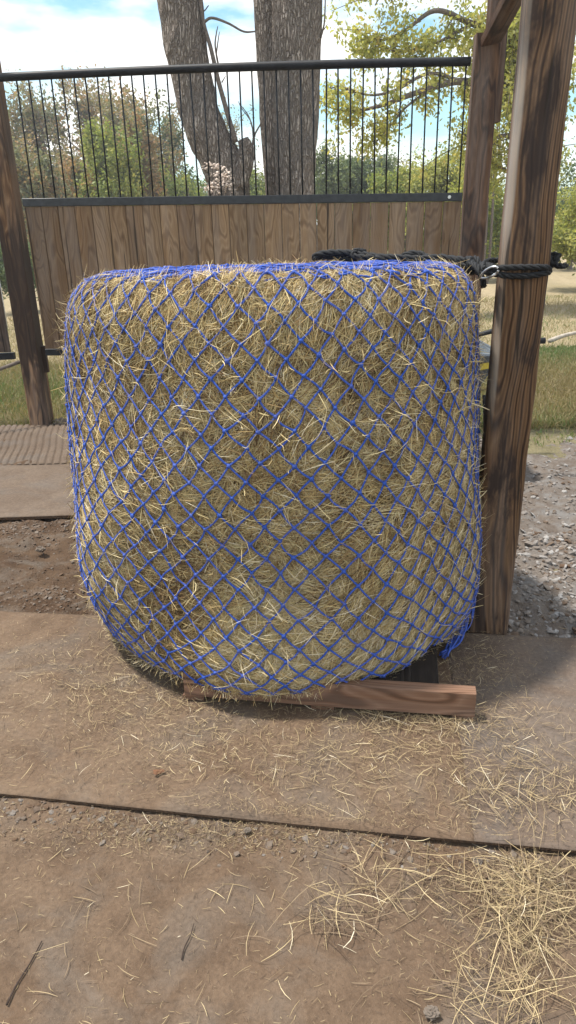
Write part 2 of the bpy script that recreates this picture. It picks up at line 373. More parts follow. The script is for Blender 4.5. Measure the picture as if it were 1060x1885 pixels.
# ------------------------------------------------------------------ rubber mats
def mat_slab(name, P00, P10, P01, P11, th, mats, label, ridge=None, lip=None, nx=150, ny=90, ampl=.0012, group=None, edgew=.003):
    """P00 front-left, P10 front-right, P01 back-left, P11 back-right (x, y)"""
    P00, P10, P01, P11 = [np.array(p) for p in (P00, P10, P01, P11)]
    u = np.linspace(0, 1, nx); v = np.linspace(0, 1, ny); U, Vv = np.meshgrid(u, v)
    xy = ((1-U)*(1-Vv))[..., None]*P00+(U*(1-Vv))[..., None]*P10+((1-U)*Vv)[..., None]*P01+(U*Vv)[..., None]*P11
    P = np.concatenate([xy.reshape(-1, 2), np.zeros((nx*ny, 1))], 1)
    e = np.minimum(np.minimum(U, 1-U)*8, np.minimum(Vv, 1-Vv)*8).ravel()
    P[:, 1] += edgew*.7*n1(P*.5)*np.exp(-Vv.ravel()*15)
    top = th + (ampl*n1(P*.7) + ampl*.5*n2(P))*(1-.8*np.exp(-Vv.ravel()*30)) - .006*np.exp(-Vv.ravel()*ny*.9)
    if ridge is not None: top = top + ridge(U.ravel(), Vv.ravel(), P)
    lift = lip(U.ravel(), Vv.ravel(), P) if lip else np.zeros(len(P))
    T = P.copy(); T[:, 2] = top+lift
    B = P.copy(); B[:, 2] = lift+.001
    i = (np.arange(ny-1)[:, None]*nx+np.arange(nx-1)[None, :]).ravel(); N = nx*ny
    Fc = [tuple(f) for f in np.stack([i, i+1, i+nx+1, i+nx], 1)] + [tuple(f) for f in np.stack([i+N, i+nx+N, i+nx+1+N, i+1+N], 1)]
    ns = 2*len(i); side = []
    for k in range(nx-1): side += [(k+1, k, k+N, k+1+N), ((ny-1)*nx+k, (ny-1)*nx+k+1, (ny-1)*nx+k+1+N, (ny-1)*nx+k+N)]
    for k in range(ny-1): side += [(k*nx, (k+1)*nx, (k+1)*nx+N, k*nx+N), ((k+1)*nx+nx-1, k*nx+nx-1, k*nx+nx-1+N, (k+1)*nx+nx-1+N)]
    midx = [0]*ns+[1]*len(side)
    o = mesh(name, np.vstack([T, B]), Fc+side, mats, midx=midx)
    me = o.data; me.polygons.foreach_set('use_smooth', np.array([m == 0 for m in midx]))
    tag(o, label, 'rubber mat', group); return o
seam = lambda y: .43+.12*(y-1.3)/.83
xl = -2.0; xr = 1.9
lipf = lambda U, Vv, P: (.003+.006*np.clip(n1(P*np.array([.22, 0, 0])), -.8, 1.2))*np.exp(-Vv*14)*ss(-1.9, -.9, P[:, 0])
mat_slab('stall_mat', (xl, LIP(xl)), (seam(1.30)-.0001, LIP(seam(1.3))), (xl, BACK(xl)), (seam(2.22)-.0001, BACK(seam(2.2))), .015, [M_mat, M_edge],
         'wide dusty brown rubber mat under the hay bale and pallet', lip=lipf, nx=300, ny=90, group='rubber mats on the barn floor')
mat_slab('stall_mat', (seam(1.30)+.0001, LIP(seam(1.3))), (xr, LIP(xr)), (seam(2.22)+.0001, BACK(seam(2.2))), (xr, BACK(xr)), .015, [M_mat2, M_edge],
         'greyer dusty rubber mat in front of the big right post', lip=lipf, nx=160, ny=90, group='rubber mats on the barn floor')
a, b = gz(0, 957), gz(150, 953); sl_ = (b[1]-a[1])/(b[0]-a[0])
mat_slab('stall_mat', (-3.0, a[1]-.02), (-.35, a[1]+.01), (-3.2, 4.40), (-.45, 4.40), .022, [M_mat3, M_edge],
         'smooth grey rubber mat left of the bale, dirt along its front edge', nx=120, ny=60, group='rubber mats on the barn floor')
def ribs(U, V, P):
    q = (P[:, 0]+.25*P[:, 1]+.004*n1(P))/.048
    return -.009*np.clip(np.sin(q*2*pi)*1.8-.5, 0, 1)
mat_slab('stall_mat', (-3.2, 4.42), (-.45, 4.42), (-3.4, 5.47), (-.6, 5.44), .026, [M_mat3, M_edge],
         'ribbed grey rubber mat in front of the left post', ridge=ribs, nx=640, ny=24, group='rubber mats on the barn floor')

# ------------------------------------------------------------------ posts
def big_post():
    t = empty('barn_post', (.728, 2.292, 0)); a = radians(-10.5)
    t_loc = np.array([.730, 2.29, 0]); n = 24
    # rounded-square section with gentle wobble
    r = .024; hw = .0705; sec = []
    for cxx, cyy, a0 in ((hw-r, -hw+r, -90), (hw-r, hw-r, 0), (-hw+r, hw-r, 90), (-hw+r, -hw+r, 180)):
        for k in range(5):
            q = radians(a0+k*22.5); sec.append((cxx+r*cos(q), cyy+r*sin(q)))
    sec = np.array(sec); m = len(sec); nz_ = 90; zs = np.linspace(-.02, 3.2, nz_); V = []; G = []
    for z in zs:
        q = sec*(1+.008*sin(z*3.1)); x = q[:, 0]*cos(a)-q[:, 1]*sin(a); y = q[:, 0]*sin(a)+q[:, 1]*cos(a)
        P = np.stack([x, y, np.full(m, z)], 1); d = .0006*n2(P+3)+.0005*n1(P*.6)
        P[:, :2] *= (1+d/.07)[:, None]
        V.append(P+t_loc+np.array([.010*z, 0, 0])); G.append(np.stack([q[:, 0]+.035*sin(z*1.3), q[:, 1]+.095+.02*sin(z*2.3+1), np.full(m, z*.9)], 1))
    Fc = [(i*m+j, i*m+(j+1) % m, (i+1)*m+(j+1) % m, (i+1)*m+j) for i in range(nz_-1) for j in range(m)]
    Fc.append(tuple((nz_-1)*m+j for j in range(m)))
    V = np.vstack(V)
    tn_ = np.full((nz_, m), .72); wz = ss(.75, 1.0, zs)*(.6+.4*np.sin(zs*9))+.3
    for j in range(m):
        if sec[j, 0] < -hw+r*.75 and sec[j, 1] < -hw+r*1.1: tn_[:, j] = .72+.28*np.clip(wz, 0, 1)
    mesh('timber', V, Fc, M_post, t, tn_.ravel(), np.vstack(G), True)
    tag(t, 'thick rough square timber post right of the bale with black stains and rope round it', 'post')
big_post()
YL, YR = 5.38, 5.10
def fy(px): return YL+(YR-YL)*(px-50)/800
lp = empty('fence_post', (-1.935, 5.45, 0)); mb = MB()
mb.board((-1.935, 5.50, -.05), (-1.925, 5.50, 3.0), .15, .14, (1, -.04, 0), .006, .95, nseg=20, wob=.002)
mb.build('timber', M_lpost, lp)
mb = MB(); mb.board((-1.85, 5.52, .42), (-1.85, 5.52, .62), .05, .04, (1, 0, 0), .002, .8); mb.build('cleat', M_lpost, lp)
tag(lp, 'tall dark stained wooden post at the left end of the barred fence', 'post')
# right fence post with the timber behind it and the knee brace
pb = gy(864, 470, 5.12); pt = gy(899, 62, 5.12)
rp = empty('fence_post', (pb[0], 5.12, 0)); mb = MB()
mb.board((pb[0]+.005, 5.13, -.05), (pt[0]+.0, 5.13, pt[2]), .155, .09, (1, -.05, 0), .005, .75, nseg=16, wob=.002); mb.build('timber', M_rpost, rp)
q0 = gy(898, 226, 5.24); q1 = gy(922, -70, 5.24)
mb = MB(); mb.board((q0[0]+.01, 5.24, q0[2]), (q1[0]+.01, 5.24, q1[2]+.5), .12, .09, (1, 0, 0), .004, .35); mb.build('bolted_plank', M_rpost, rp)
q0 = gy(888, 66, 5.10); q1 = gy(944, -28, 4.62)
mb = MB(); dd = (q1-q0); mb.board(q0+np.array([.05, 0, -.03]), q0+dd*2.4, .12, .05, (1, .5, 0), .004, .5); mb.build('knee_brace', M_rpost, rp)
tag(rp, 'brown post with a knee brace at the right end of the barred fence', 'post')

# ------------------------------------------------------------------ fence panel
fp = empty('fence_panel', (-.35, 5.24, 0))
A = gy(44, 373, fy(44)); B = gy(850, 362.5, fy(850)); TA = gy(14, 142, fy(30)); TB = gy(866, 113, fy(858))
wdir = (B-A)*np.array([1, 1, 0]); wdir /= np.linalg.norm(wdir); nrm = np.array([wdir[1], -wdir[0], 0])
mb = MB(); P = np.array([TA+(TB-TA)*(f*1.02-.02)+np.array([0, 0, .012*sin(f*pi)]) for f in np.linspace(0, 1, 24)])
mb.tube(P, .026, 14); mb.build('top_rail', M_black, fp, True)
mb = MB(); mb.board(A, B, .052, .045, (0, 0, 1), .003)
mb.build('middle_rail', M_channel, fp)
bx = []
k0 = [27, 49, 70.5, 91.5, 112.5, 134.5, 155, 176, 198, 219.5, 241, 262, 284.5, 306, 328, 350, 373, 395, 418, 440, 463, 485, 508, 530, 553, 576, 600, 622.5, 645.5, 668.5, 691.5, 715, 738, 761, 786, 810, 833.5, 857.5]
for px in k0:
    t = gy(px, 130, fy(px)); x = t[0]; fr = (x-A[0])/(B[0]-A[0]); fr2 = (x-TA[0])/(TB[0]-TA[0])
    y = fy(px); zb = A[2]+(B[2]-A[2])*fr; zt = TA[2]+(TB[2]-TA[2])*fr2
    if x < A[0]-.0 or x > B[0]+.08: continue
    mb = MB(); jx = rng.normal(0, .002)
    mb.tube([(x+jx, y, zb-.01), (x, y, (zb+zt)/2), (x-jx, y, zt)], .0053, 8); mb.build('baluster', M_black, fp, True)
def fence_pt(f, z, off=0.0):
    p = A+(B-A)*f+nrm*off; return np.array([p[0], p[1], z])
mb = MB(); nb = 25; zb = .60
L = np.linalg.norm((B-A)[:2]); bw = L/nb
for i in range(nb):
    f = (i+.5)/nb; zt = A[2]+(B[2]-A[2])*f-.028; gap = {16: .010, 21: .013, 22: .008, 23: .006}.get(i, .003)
    p0 = fence_pt(f, zb+.02, rng.uniform(-.002, .002)); p1 = fence_pt(f, zt, rng.uniform(-.002, .002)); p0[0] += rng.uniform(-.002, .002)
    tn = rng.uniform(.3, .95) if i > 3 else .02+.10*i  # left boards toned darker to paint in the shadow gradient at that end
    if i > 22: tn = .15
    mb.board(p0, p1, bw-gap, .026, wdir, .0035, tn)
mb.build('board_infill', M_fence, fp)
mb = MB(); mb.board(fence_pt(0, zb-.005), fence_pt(1, zb-.03), .05, .045, (0, 0, 1), .003); mb.build('bottom_rail', M_black, fp)
mb = MB(); q = gy(826, 363, fy(826))+nrm*.028
mb.tube([q, q+nrm*.006], .011, 10); mb.build('bolt', M_steel, fp)
tag(fp, 'wooden board fence panel topped with black vertical bars behind the bale', 'fence')
# panel at the far left edge
ep = empty('fence_panel', (-2.6, 5.6, 0)); mb = MB()
e1 = gy(22, 655, 5.6); e0 = gy(-5, 480, 5.6)
for i in range(7):
    x = e1[0]-.07-i*.135; mb.board((x, 5.6, e1[2]+.03), (x-.0, 5.6, 1.62), .131, .026, (1, 0, 0), .003, rng.uniform(.2, .7))
mb.build('board_infill', M_panel, ep)
mb = MB(); mb.board((e1[0]+.02, 5.6, e1[2]), (e1[0]-1.0, 5.6, e1[2]-.02), .05, .045, (0, 0, 1), .003); mb.build('bottom_rail', M_black, ep)
mb = MB(); g0 = gy(36, 666, 5.45); g1 = gy(-30, 690, 5.3); mb.tube([g0, g1, g1+(g1-g0)*3], .014, 8); mb.build('latch_pole', M_twig, ep, True)
tag(ep, 'dark board panel at the far left edge beyond the left post', 'fence')

# ------------------------------------------------------------------ pallet
pa = empty('pallet', (.1, 1.9, .0))
fl = gz(340, 1283, .03)[:2]; fr_ = gz(873, 1323, .03)[:2]; pd = np.r_[(fr_-fl)/np.linalg.norm(fr_-fl), 0]; pn = np.array([-pd[1], pd[0], 0])
zl = .033; ph = .085
mb = MB(); c0 = np.r_[fl, zl+ph/2]+pn*.021; c1 = np.r_[fr_, zl+ph/2]+pn*.021
mb.board(c0, c1, ph, .042, (0, 0, 1), .003, .8, nseg=8, wob=.0008); mb.build('front_plank', M_pallet, pa)
for k in range(3):
    mb = MB(); o = pn*(.42+.42*k); s = pd*(-.105)
    mb.board(c0+o, c1+o+s, ph, .042, (0, 0, 1), .003, .3); mb.build('plank', M_pallet, pa)
for px0, px1 in ((335, 375), (575, 617), (829, 872)):
    p0 = gz(px0, 1300, .0); p1 = gz(px1, 1300, .0)
    f = np.dot((p0-np.r_[fl, 0])[:2], pd[:2]); f2 = np.dot((p1-np.r_[fl, 0])[:2], pd[:2]); 
    if px0 > 800: f2 = np.linalg.norm(fr_-fl)-.001
    m_ = np.r_[fl, 0]+pd*(f+f2)/2
    mb = MB(); mb.board(m_+pn*.006+np.array([0, 0, .0245]), m_+pn*(.12 if px0 > 800 else 1.25)+np.array([0, 0, .0245]), abs(f2-f), .017, pd, .002, .55); mb.build('base_slat', M_pallet, pa)
Lp = np.linalg.norm(fr_-fl)
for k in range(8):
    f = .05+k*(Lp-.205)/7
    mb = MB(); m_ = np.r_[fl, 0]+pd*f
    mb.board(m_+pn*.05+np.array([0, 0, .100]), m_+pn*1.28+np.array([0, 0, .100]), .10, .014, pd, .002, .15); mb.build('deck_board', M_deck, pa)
tag(pa, 'reddish wooden pallet under the hay bale with its front plank showing', 'pallet')

# ------------------------------------------------------------------ the bale surface
CY = 2.5
prof = spline([(0.0, 0, .137), (.5, 0, .137), (.80, 0, .132), (.91, 0, .092), (.965, 0, .086), (.998, 0, .13), (1.0, 0, .25), (1, 0, .5), (1, 0, .8), (1, 0, 1.02), (.995, 0, 1.16), (.98, 0, 1.225), (.945, 0, 1.27), (.88, 0, 1.292), (.6, 0, 1.300), (.3, 0, 1.302), (.0, 0, 1.302)], 10)
zk = [0.1, .2, .4, .7, 1.0, 1.2, 1.3]; Rk = [.724, .736, .738, .716, .688, .672, .668]; Xk = [-.050, -.052, -.054, -.053, -.050, -.047, -.047]
d_ = np.r_[0, np.cumsum(np.hypot(np.diff(prof[:, 0])*.72, np.diff(prof[:, 2])))]; SL = d_[-1]
bl = Noise(3.5, 12, 11); bm = Noise(11, 16, 12); bf = Noise(34, 20, 13)
def rawS(th, s):
    f = np.interp(s, d_, prof[:, 0]); z = np.interp(s, d_, prof[:, 2])
    R = np.interp(z, zk, Rk); xc = np.interp(z, zk, Xk)
    # smaller radius on the top-left shoulder
    Q = np.stack([np.cos(th), np.sin(th), z], -1)
    R = R + .009*bl(Q) + .009*bm(Q*.72)
    dq = np.angle(np.exp(1j*(th+2.02)))
    R = R - .040*np.exp(-(dq/.22)**2-((z-.38)/.30)**2) + .012*np.exp(-((dq+.42)/.2)**2-((z-.45)/.3)**2)
    R = R - .035*np.exp(-(np.angle(np.exp(1j*(th+2.6)))/.6)**2-((z-.12)/.13)**2)
    z2 = z - .02*np.clip(-np.cos(th), 0, 1)**2*ss(1.1, 1.28, z)*f**3
    z2 = z2 - .025*(1+f*np.sin(th))*ss(1.1, 1.28, z)
    z2 = z2 + (.004*bm(Q*1.1+f[..., None]*2))*ss(1.2, 1.28, z)
    return np.stack([xc+f*R*np.cos(th), CY+f*R*np.sin(th), z2], -1)
def S(th, s):
    e = 2e-3
    p = rawS(th, s); a = rawS(th+e, s)-rawS(th-e, s); b = rawS(th, np.minimum(s+e, SL))-rawS(th, s-e)
    n = unit(np.cross(a, b)); return p, n, unit(a), unit(b)
# net mapping : net coords (th0, s0) -> surface (th, s)
NCOL = 54; NH = .085
wa = Noise(2.6, 10, 21); wb = Noise(3.0, 10, 22); wc_ = Noise(14, 14, 23)
THC = -.12; SC = .80     # gathering point: right edge, low
def disp(th, s):
    Q = np.stack([np.cos(th), np.sin(th), s], -1)
    dth = .026*wa(Q)+.004*wc_(Q); ds = .018*wb(Q)+.003*wc_(Q+5)
    d1 = np.angle(np.exp(1j*(th-(THC)))); g = np.exp(-(d1/.62)**2-((s-SC)/.30)**2)
    dth = dth - .40*d1*g; ds = ds - .45*(s-SC)*g - .03*g - .20*(s-.80)*np.exp(-((s-.80)/.20)**2)
    return dth, ds
def netmap(th0, s0):
    dt, dsx = disp(th0, s0); return th0+dt, s0+dsx
def netinv(th, s):
    t, q = th.copy(), s.copy()
    for _ in range(5):
        dt, dq = disp(t, q); t = th-dt; q = s-dq
    return t, q
def bulge(th, s):
    t, q = netinv(th, s); a = t/(2*pi)*NCOL; b = q/NH
    return np.abs(np.sin(pi*(a+b)))**.6*np.abs(np.sin(pi*(a-b)))**.6
S_SIDE0 = float(np.interp(.13, prof[40:60, 2], d_[40:60])) if False else .50
# core
nu, nv = 420, 200; tu = np.arange(nu)/nu*2*pi; sv = np.linspace(.02, SL-.0005, nv)
TT, SS_ = np.meshgrid(tu, sv); p, n, _, _ = S(TT, SS_); bb = bulge(TT, SS_)
p = p + n*(-.020+.010*bb+.004*bf(p))[..., None]
V = p.reshape(-1, 3); i = np.arange(nv-1)[:, None]*nu; j = np.arange(nu)[None, :]
Fc = np.stack([(i+j).ravel(), (i+(j+1) % nu).ravel(), (i+nu+(j+1) % nu).ravel(), (i+nu+j).ravel()], 1)
Vc, Fcc = V, Fc; tone_c = np.zeros(len(V))
# straws in clumps
def patch(th, s):  # hay colour patches, plus pale sunlit areas and a shaded hollow painted in
    Q = np.stack([np.cos(th), np.sin(th), s], -1); g = lambda a, b, c, d: np.exp(-(np.angle(np.exp(1j*(th-a)))/b)**2-((s-c)/d)**2)
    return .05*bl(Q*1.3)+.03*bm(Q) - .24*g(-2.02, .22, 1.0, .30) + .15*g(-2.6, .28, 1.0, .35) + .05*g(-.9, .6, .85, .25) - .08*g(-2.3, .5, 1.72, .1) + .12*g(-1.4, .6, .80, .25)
def make_straws(ncl, per):
    th = rng.uniform(0, 2*pi, ncl); keep = (np.sin(th) < .35) | (rng.uniform(size=ncl) < .35); th = th[keep]
    s = np.where(rng.uniform(size=len(th)) < .88, rng.uniform(.60, 1.98, len(th)), rng.uniform(.36, SL-.05, len(th))); s = np.clip(s, .05, SL-.01)
    ncl = len(th)
    hb = ss(.9, .4, s-.52)
    ang = rng.normal(0, .75, ncl) + .25*np.sin(th*3)
    right = (np.cos(th) > .25) & (s < 1.15)
    ang = np.where(right & (rng.uniform(size=ncl) < .8), rng.normal(1.0, .25, ncl), ang)
    vert = (s > 1.45) & (rng.uniform(size=ncl) < .35); ang = np.where(vert, rng.normal(1.3, .4, ncl), ang)
    lay = rng.normal(0, 1, ncl); tn = rng.normal(.53, .17, ncl)
    Lc = rng.uniform(.06, .15, ncl)
    th = np.repeat(th, per); s = np.repeat(s, per); ang = np.repeat(ang, per); lay = np.repeat(lay, per); tn = np.repeat(tn, per); Lc = np.repeat(Lc, per)
    m = len(th); sp = np.abs(rng.normal(0, 1, m))*.0+1
    ca, sa = np.cos(ang), np.sin(ang)
    al = rng.normal(0, .026, m); ac = rng.normal(0, .013, m)
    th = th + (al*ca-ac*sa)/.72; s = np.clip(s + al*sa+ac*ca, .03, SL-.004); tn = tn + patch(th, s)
    ang = ang + rng.normal(0, .30, m)
    p, n, tu_, ts = S(th, s); D = unit(tu_*np.cos(ang)[:, None]+ts*np.sin(ang)[:, None])
    b = bulge(th, s)
    off = -.0135+.0125*b+.0030*lay+rng.normal(0, .0028, m)
    over = rng.uniform(size=m) < .009; off = np.where(over, .008+rng.uniform(0, .006, m), off)
    L = Lc*rng.uniform(.45, 1.15, m); L = np.where(over, L*.8, L)
    W = rng.uniform(.0008, .0018, m)*np.where(rng.uniform(size=m) < .06, 1.7, 1)
    stick = rng.uniform(size=m) < .02
    D = unit(D + n*(rng.normal(0, .05, m)+stick*rng.uniform(.2, .9, m))[:, None])
    P0 = p+n*(off+stick*.012)[:, None]
    V, Fc = strips(P0, D, n, L, W, rng.normal(0, .11, m), 3, .72, rng.normal(0, .6, m))
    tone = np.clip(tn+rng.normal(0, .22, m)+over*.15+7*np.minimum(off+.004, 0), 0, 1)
    # deeper straws get a darker tone, painting shade into the gaps
    return V, Fc, np.repeat(tone, 8)
V1, F1, T1 = make_straws(15500, 26)
# fuzz wisps around shoulder
m = 1500; th = rng.uniform(pi*.8, 2*pi+.5, m); s = np.where(rng.uniform(size=m) < .6, rng.uniform(1.5, 1.85, m), rng.uniform(.5, 1.6, m))
p, n, tu_, ts = S(th, s); D = unit(n*rng.uniform(.2, 1.0, m)[:, None]+rng.normal(0, .8, (m, 3))); D = np.where(((D*n).sum(1) < 0)[:, None], -D, D)
L = rng.uniform(.02, .07, m); V2, F2 = strips(p+n*.004+D*(L*.4)[:, None], D, unit(np.cross(D, rng.normal(size=(m, 3)))), L, rng.uniform(.0012, .0024, m), rng.normal(0, .35, m), 3)
T2 = np.repeat(np.clip(rng.normal(.66, .15, m), 0, 1), 8)
# shaggy tufts over the top left shoulder and the lower right fringe
for (mth, sth_, ms, ss_, cnt, ang0) in ((-2.45, .28, 1.78, .07, 1100, .5), (-1.7, .5, 1.80, .04, 450, 1.2), (-1.05, .22, .60, .05, 800, .6), (-.9, .4, 1.80, .05, 450, 1.3)):
    th = rng.normal(mth, sth_, cnt); s = np.clip(rng.normal(ms, ss_, cnt), .3, SL-.02); p, n, tu_, ts = S(th, s); a_ = rng.normal(ang0, .5, cnt)
    D = unit(tu_*np.cos(a_)[:, None]+ts*np.sin(a_)[:, None]+n*rng.normal(.05, .12, (cnt, 1))); L = rng.uniform(.03, .10, cnt)
    V3, F3 = strips(p+n*rng.uniform(.001, .013, (cnt, 1)), D, n, L, rng.uniform(.0009, .002, cnt), rng.normal(0, .15, cnt), 3, .5, rng.normal(0, .6, cnt))
    F2 = np.vstack([F2, F3+len(V2)]); V2 = np.vstack([V2, V3]); T2 = np.r_[T2, np.repeat(np.clip(rng.normal(.52, .2, cnt), 0, 1), 8)]
V = np.vstack([Vc, V1, V2]); Fall = np.vstack([Fcc, F1+len(Vc), F2+len(Vc)+len(V1)])
midx = np.r_[np.zeros(len(Fcc)), np.ones(len(F1)+len(F2))]
o = mesh('hay_bale', V, Fall, [M_core, M_straw], tone=np.r_[tone_c, T1, T2], midx=midx)
tag(o, 'big round hay bale standing on end inside the blue net', 'hay bale')

# ------------------------------------------------------------------ the net
def tubes_np(P, R, n=6, closed=False):
    """P: (m,k,3) paths, R scalar/(m,k)"""
    m, k, _ = P.shape; T = np.gradient(P, axis=1); T = unit(T)
    ref = np.tile(np.array([.3, .2, .93]), (m, k, 1)); N = unit(ref-T*(ref*T).sum(-1, keepdims=True)); B = np.cross(T, N)
    a = np.arange(n)*2*pi/n; R = np.broadcast_to(np.asarray(R, float), (m, k)) if not np.isscalar(R) else np.full((m, k), R)
    V = P[:, :, None, :]+R[:, :, None, None]*(np.cos(a)[None, None, :, None]*N[:, :, None, :]+np.sin(a)[None, None, :, None]*B[:, :, None, :])
    base = (np.arange(m)*k*n)[:, None, None]; i = (np.arange(k-1)*n)[None, :, None]; j = np.arange(n)[None, None, :]; j2 = (j+1) % n
    Fc = np.stack([(base+i+j), (base+i+j2), (base+i+n+j2), (base+i+n+j)], -1).reshape(-1, 4)
    return V.reshape(-1, 3), Fc
nt_ = empty('hay_net', (-.03, CY, .1))
rows = int((SL-.20)/(NH/2)); r0 = 5
I, J = np.meshgrid(np.arange(NCOL), np.arange(r0, rows))
rk = np.random.default_rng(5)
jt = rk.normal(0, .0050, I.shape); js = rk.normal(0, .0030, I.shape)
def knot(i, j):
    return (i+.5*(j % 2))/NCOL*2*pi, j*NH/2
cords = []
for dirn in (0, 1):
    i0, j0 = I[:-1], J[:-1]
    sh = (j0 % 2) if dirn == 1 else (j0 % 2)-1       # neighbour column in next row
    i1 = (i0+sh); j1 = j0+1
    t0, s0 = knot(i0, j0); t1, s1 = knot(i1, j1)
    iw = i1 % NCOL
    a0t, a0s = jt[j0-r0, i0], js[j0-r0, i0]; a1t, a1s = jt[j1-r0, iw], js[j1-r0, iw]
    K = 6; f = np.linspace(0, 1, K)
    tt = (t0+a0t)[..., None]*(1-f)+(t1+a1t)[..., None]*f; sq = (s0+a0s)[..., None]*(1-f)+(s1+a1s)[..., None]*f
    sag = rk.normal(0, .0035, i0.shape)[..., None]*np.sin(pi*f); tt = tt+sag/.72; sq = sq - .0022*np.sin(pi*f)
    tt, sq = netmap(tt.reshape(-1, K), sq.reshape(-1, K)); sq = np.clip(sq, .03, SL-.003)
    p, n, _, _ = S(tt, sq)
    off = (.0082+.0012*np.sin(pi*f))[None, :]
    p = p+n*(off[..., None])
    cords.append(p)
P = np.concatenate(cords); 
Vn, Fn = tubes_np(P, np.tile(np.array([1.15, .95, .9, .9, .95, 1.15])*.0025, (len(P), 1)), 6)
# second ply lying beside the first so the cord reads as flat braided twine
P2 = P+np.array([0, 0, .0022])[None, None, :]; Vn2, Fn2 = tubes_np(P2, .0021, 5)
# knots: squashed lumpy balls
tk, sk = knot(I, J); tk = (tk+jt).ravel(); sk = (sk+js).ravel(); tk, sk = netmap(tk, sk); sk = np.clip(sk, .03, SL-.003); pk, nk, ak, bk = S(tk, sk); pk = pk+nk*.0095
uu = []; nl_, na = 5, 7
for a in range(nl_+1):
    for b in range(na): uu.append((sin(pi*a/nl_)*cos(2*pi*b/na), sin(pi*a/nl_)*sin(2*pi*b/na), cos(pi*a/nl_)))
uu = np.array(uu); fs = np.array([(a*na+b, a*na+(b+1) % na, (a+1)*na+(b+1) % na, (a+1)*na+b) for a in range(nl_) for b in range(na)])
mk = len(pk); rr = rk.uniform(.0052, .0074, mk); jj = 1+rk.normal(0, .15, (mk, len(uu)))
Vk = pk[:, None, :]+(rr[:, None]*jj)[..., None]*(uu[None, :, 0:1]*ak[:, None, :]*1.05+uu[None, :, 1:2]*bk[:, None, :]*1.05+uu[None, :, 2:3]*nk[:, None, :]*.75)
Fk = (np.arange(mk)*len(uu))[:, None, None]+fs[None]
Vk = Vk.reshape(-1, 3); Fk = Fk.reshape(-1, 4)
mf_ = 9000; ii = rk.integers(0, len(P), mf_); kk = rk.integers(0, 6, mf_); Df = unit(rk.normal(size=(mf_, 3)))
Vf, Ff = strips(P[ii, kk]+Df*.004, Df, unit(np.cross(Df, rk.normal(size=(mf_, 3)))), rk.uniform(.008, .018, mf_), np.full(mf_, .0007), rk.normal(0, .4, mf_), 2)
V = np.vstack([Vn, Vn2, Vk, Vf]); Fc = np.vstack([Fn, Fn2+len(Vn), Fk+len(Vn)+len(Vn2), Ff+len(Vn)+len(Vn2)+len(Vk)])
mesh('netting', V, Fc, M_net, nt_, smooth=True)
# gathered mass of cord on the top
rg = np.random.default_rng(9); mg = 560; K = 14
a0 = rg.uniform(0, 2*pi, mg); r0_ = .60*np.sqrt(rg.uniform(.02, 1, mg)); hd = rg.uniform(0, 2*pi, mg)+0; LL = rg.uniform(.12, .42, mg)
f = np.linspace(0, 1, K); P = np.zeros((mg, K, 3))
x = (-.03+r0_*np.cos(a0))[:, None]+np.cumsum(np.cos(hd[:, None]+rg.normal(0, .35, (mg, K)).cumsum(1)), 1)*(LL/K)[:, None]
y = (CY+r0_*np.sin(a0))[:, None]+np.cumsum(np.sin(hd[:, None]+rg.normal(0, .35, (mg, K)).cumsum(1)), 1)*(LL/K)[:, None]*.7
rad = np.hypot(x+.03, y-CY); kk = np.where(rad > .61, .61/rad, 1); x = -.03+(x+.03)*kk; y = CY+(y-CY)*kk
z = 1.300-.025*(1+(y-CY)/.67)-.030*ss(.52, .66, np.hypot(x+.03, y-CY))+np.abs(rg.normal(0, .006, (mg, 1)))+.003*np.sin(f*9+a0[:, None])
P[..., 0] = x; P[..., 1] = y; P[..., 2] = z
V, Fc = tubes_np(P, .0027, 6); mesh('gathered_top', V, Fc, M_net, nt_, smooth=True)
# tied loop on the right lower edge, and the bunched cord running down from it
mb = MB(); c = gy(869, 1082, 2.20); rg = random.Random(3)
for k in range(7):
    ctrl = []
    r_ = rg.uniform(.010, .03); w_ = rg.uniform(0, 6); cc = c+np.array([rg.uniform(-.012, .008), rg.uniform(-.02, .02), rg.uniform(-.03, .03)])
    for q in range(7):
        a = w_+q*1.0; ctrl.append(cc+np.array([r_*.55*cos(a), rg.uniform(-.012, .012), r_*sin(a)*1.15]))
    mb.tube(spline(ctrl, 6), .0032, 6)
for k in range(22):
    pts = []
    for q, (px, py, Y) in enumerate([(866, 1060, 2.26), (864, 1100, 2.22), (856, 1140, 2.18), (840, 1175, 2.13), (812, 1205, 2.06)]):
        t = gy(px, py, Y); pts.append(t+np.array([rg.gauss(0, .012), rg.gauss(0, .015), rg.gauss(0, .010)]))
    i0 = rg.randint(0, 2); mb.tube(spline(pts[i0:i0+3], 6), rg.uniform(.0025, .0038), 6)
mb.build('tied_loop', M_net, nt_, True)
tag(nt_, 'blue knotted diamond mesh net stretched over the hay bale', 'hay net')

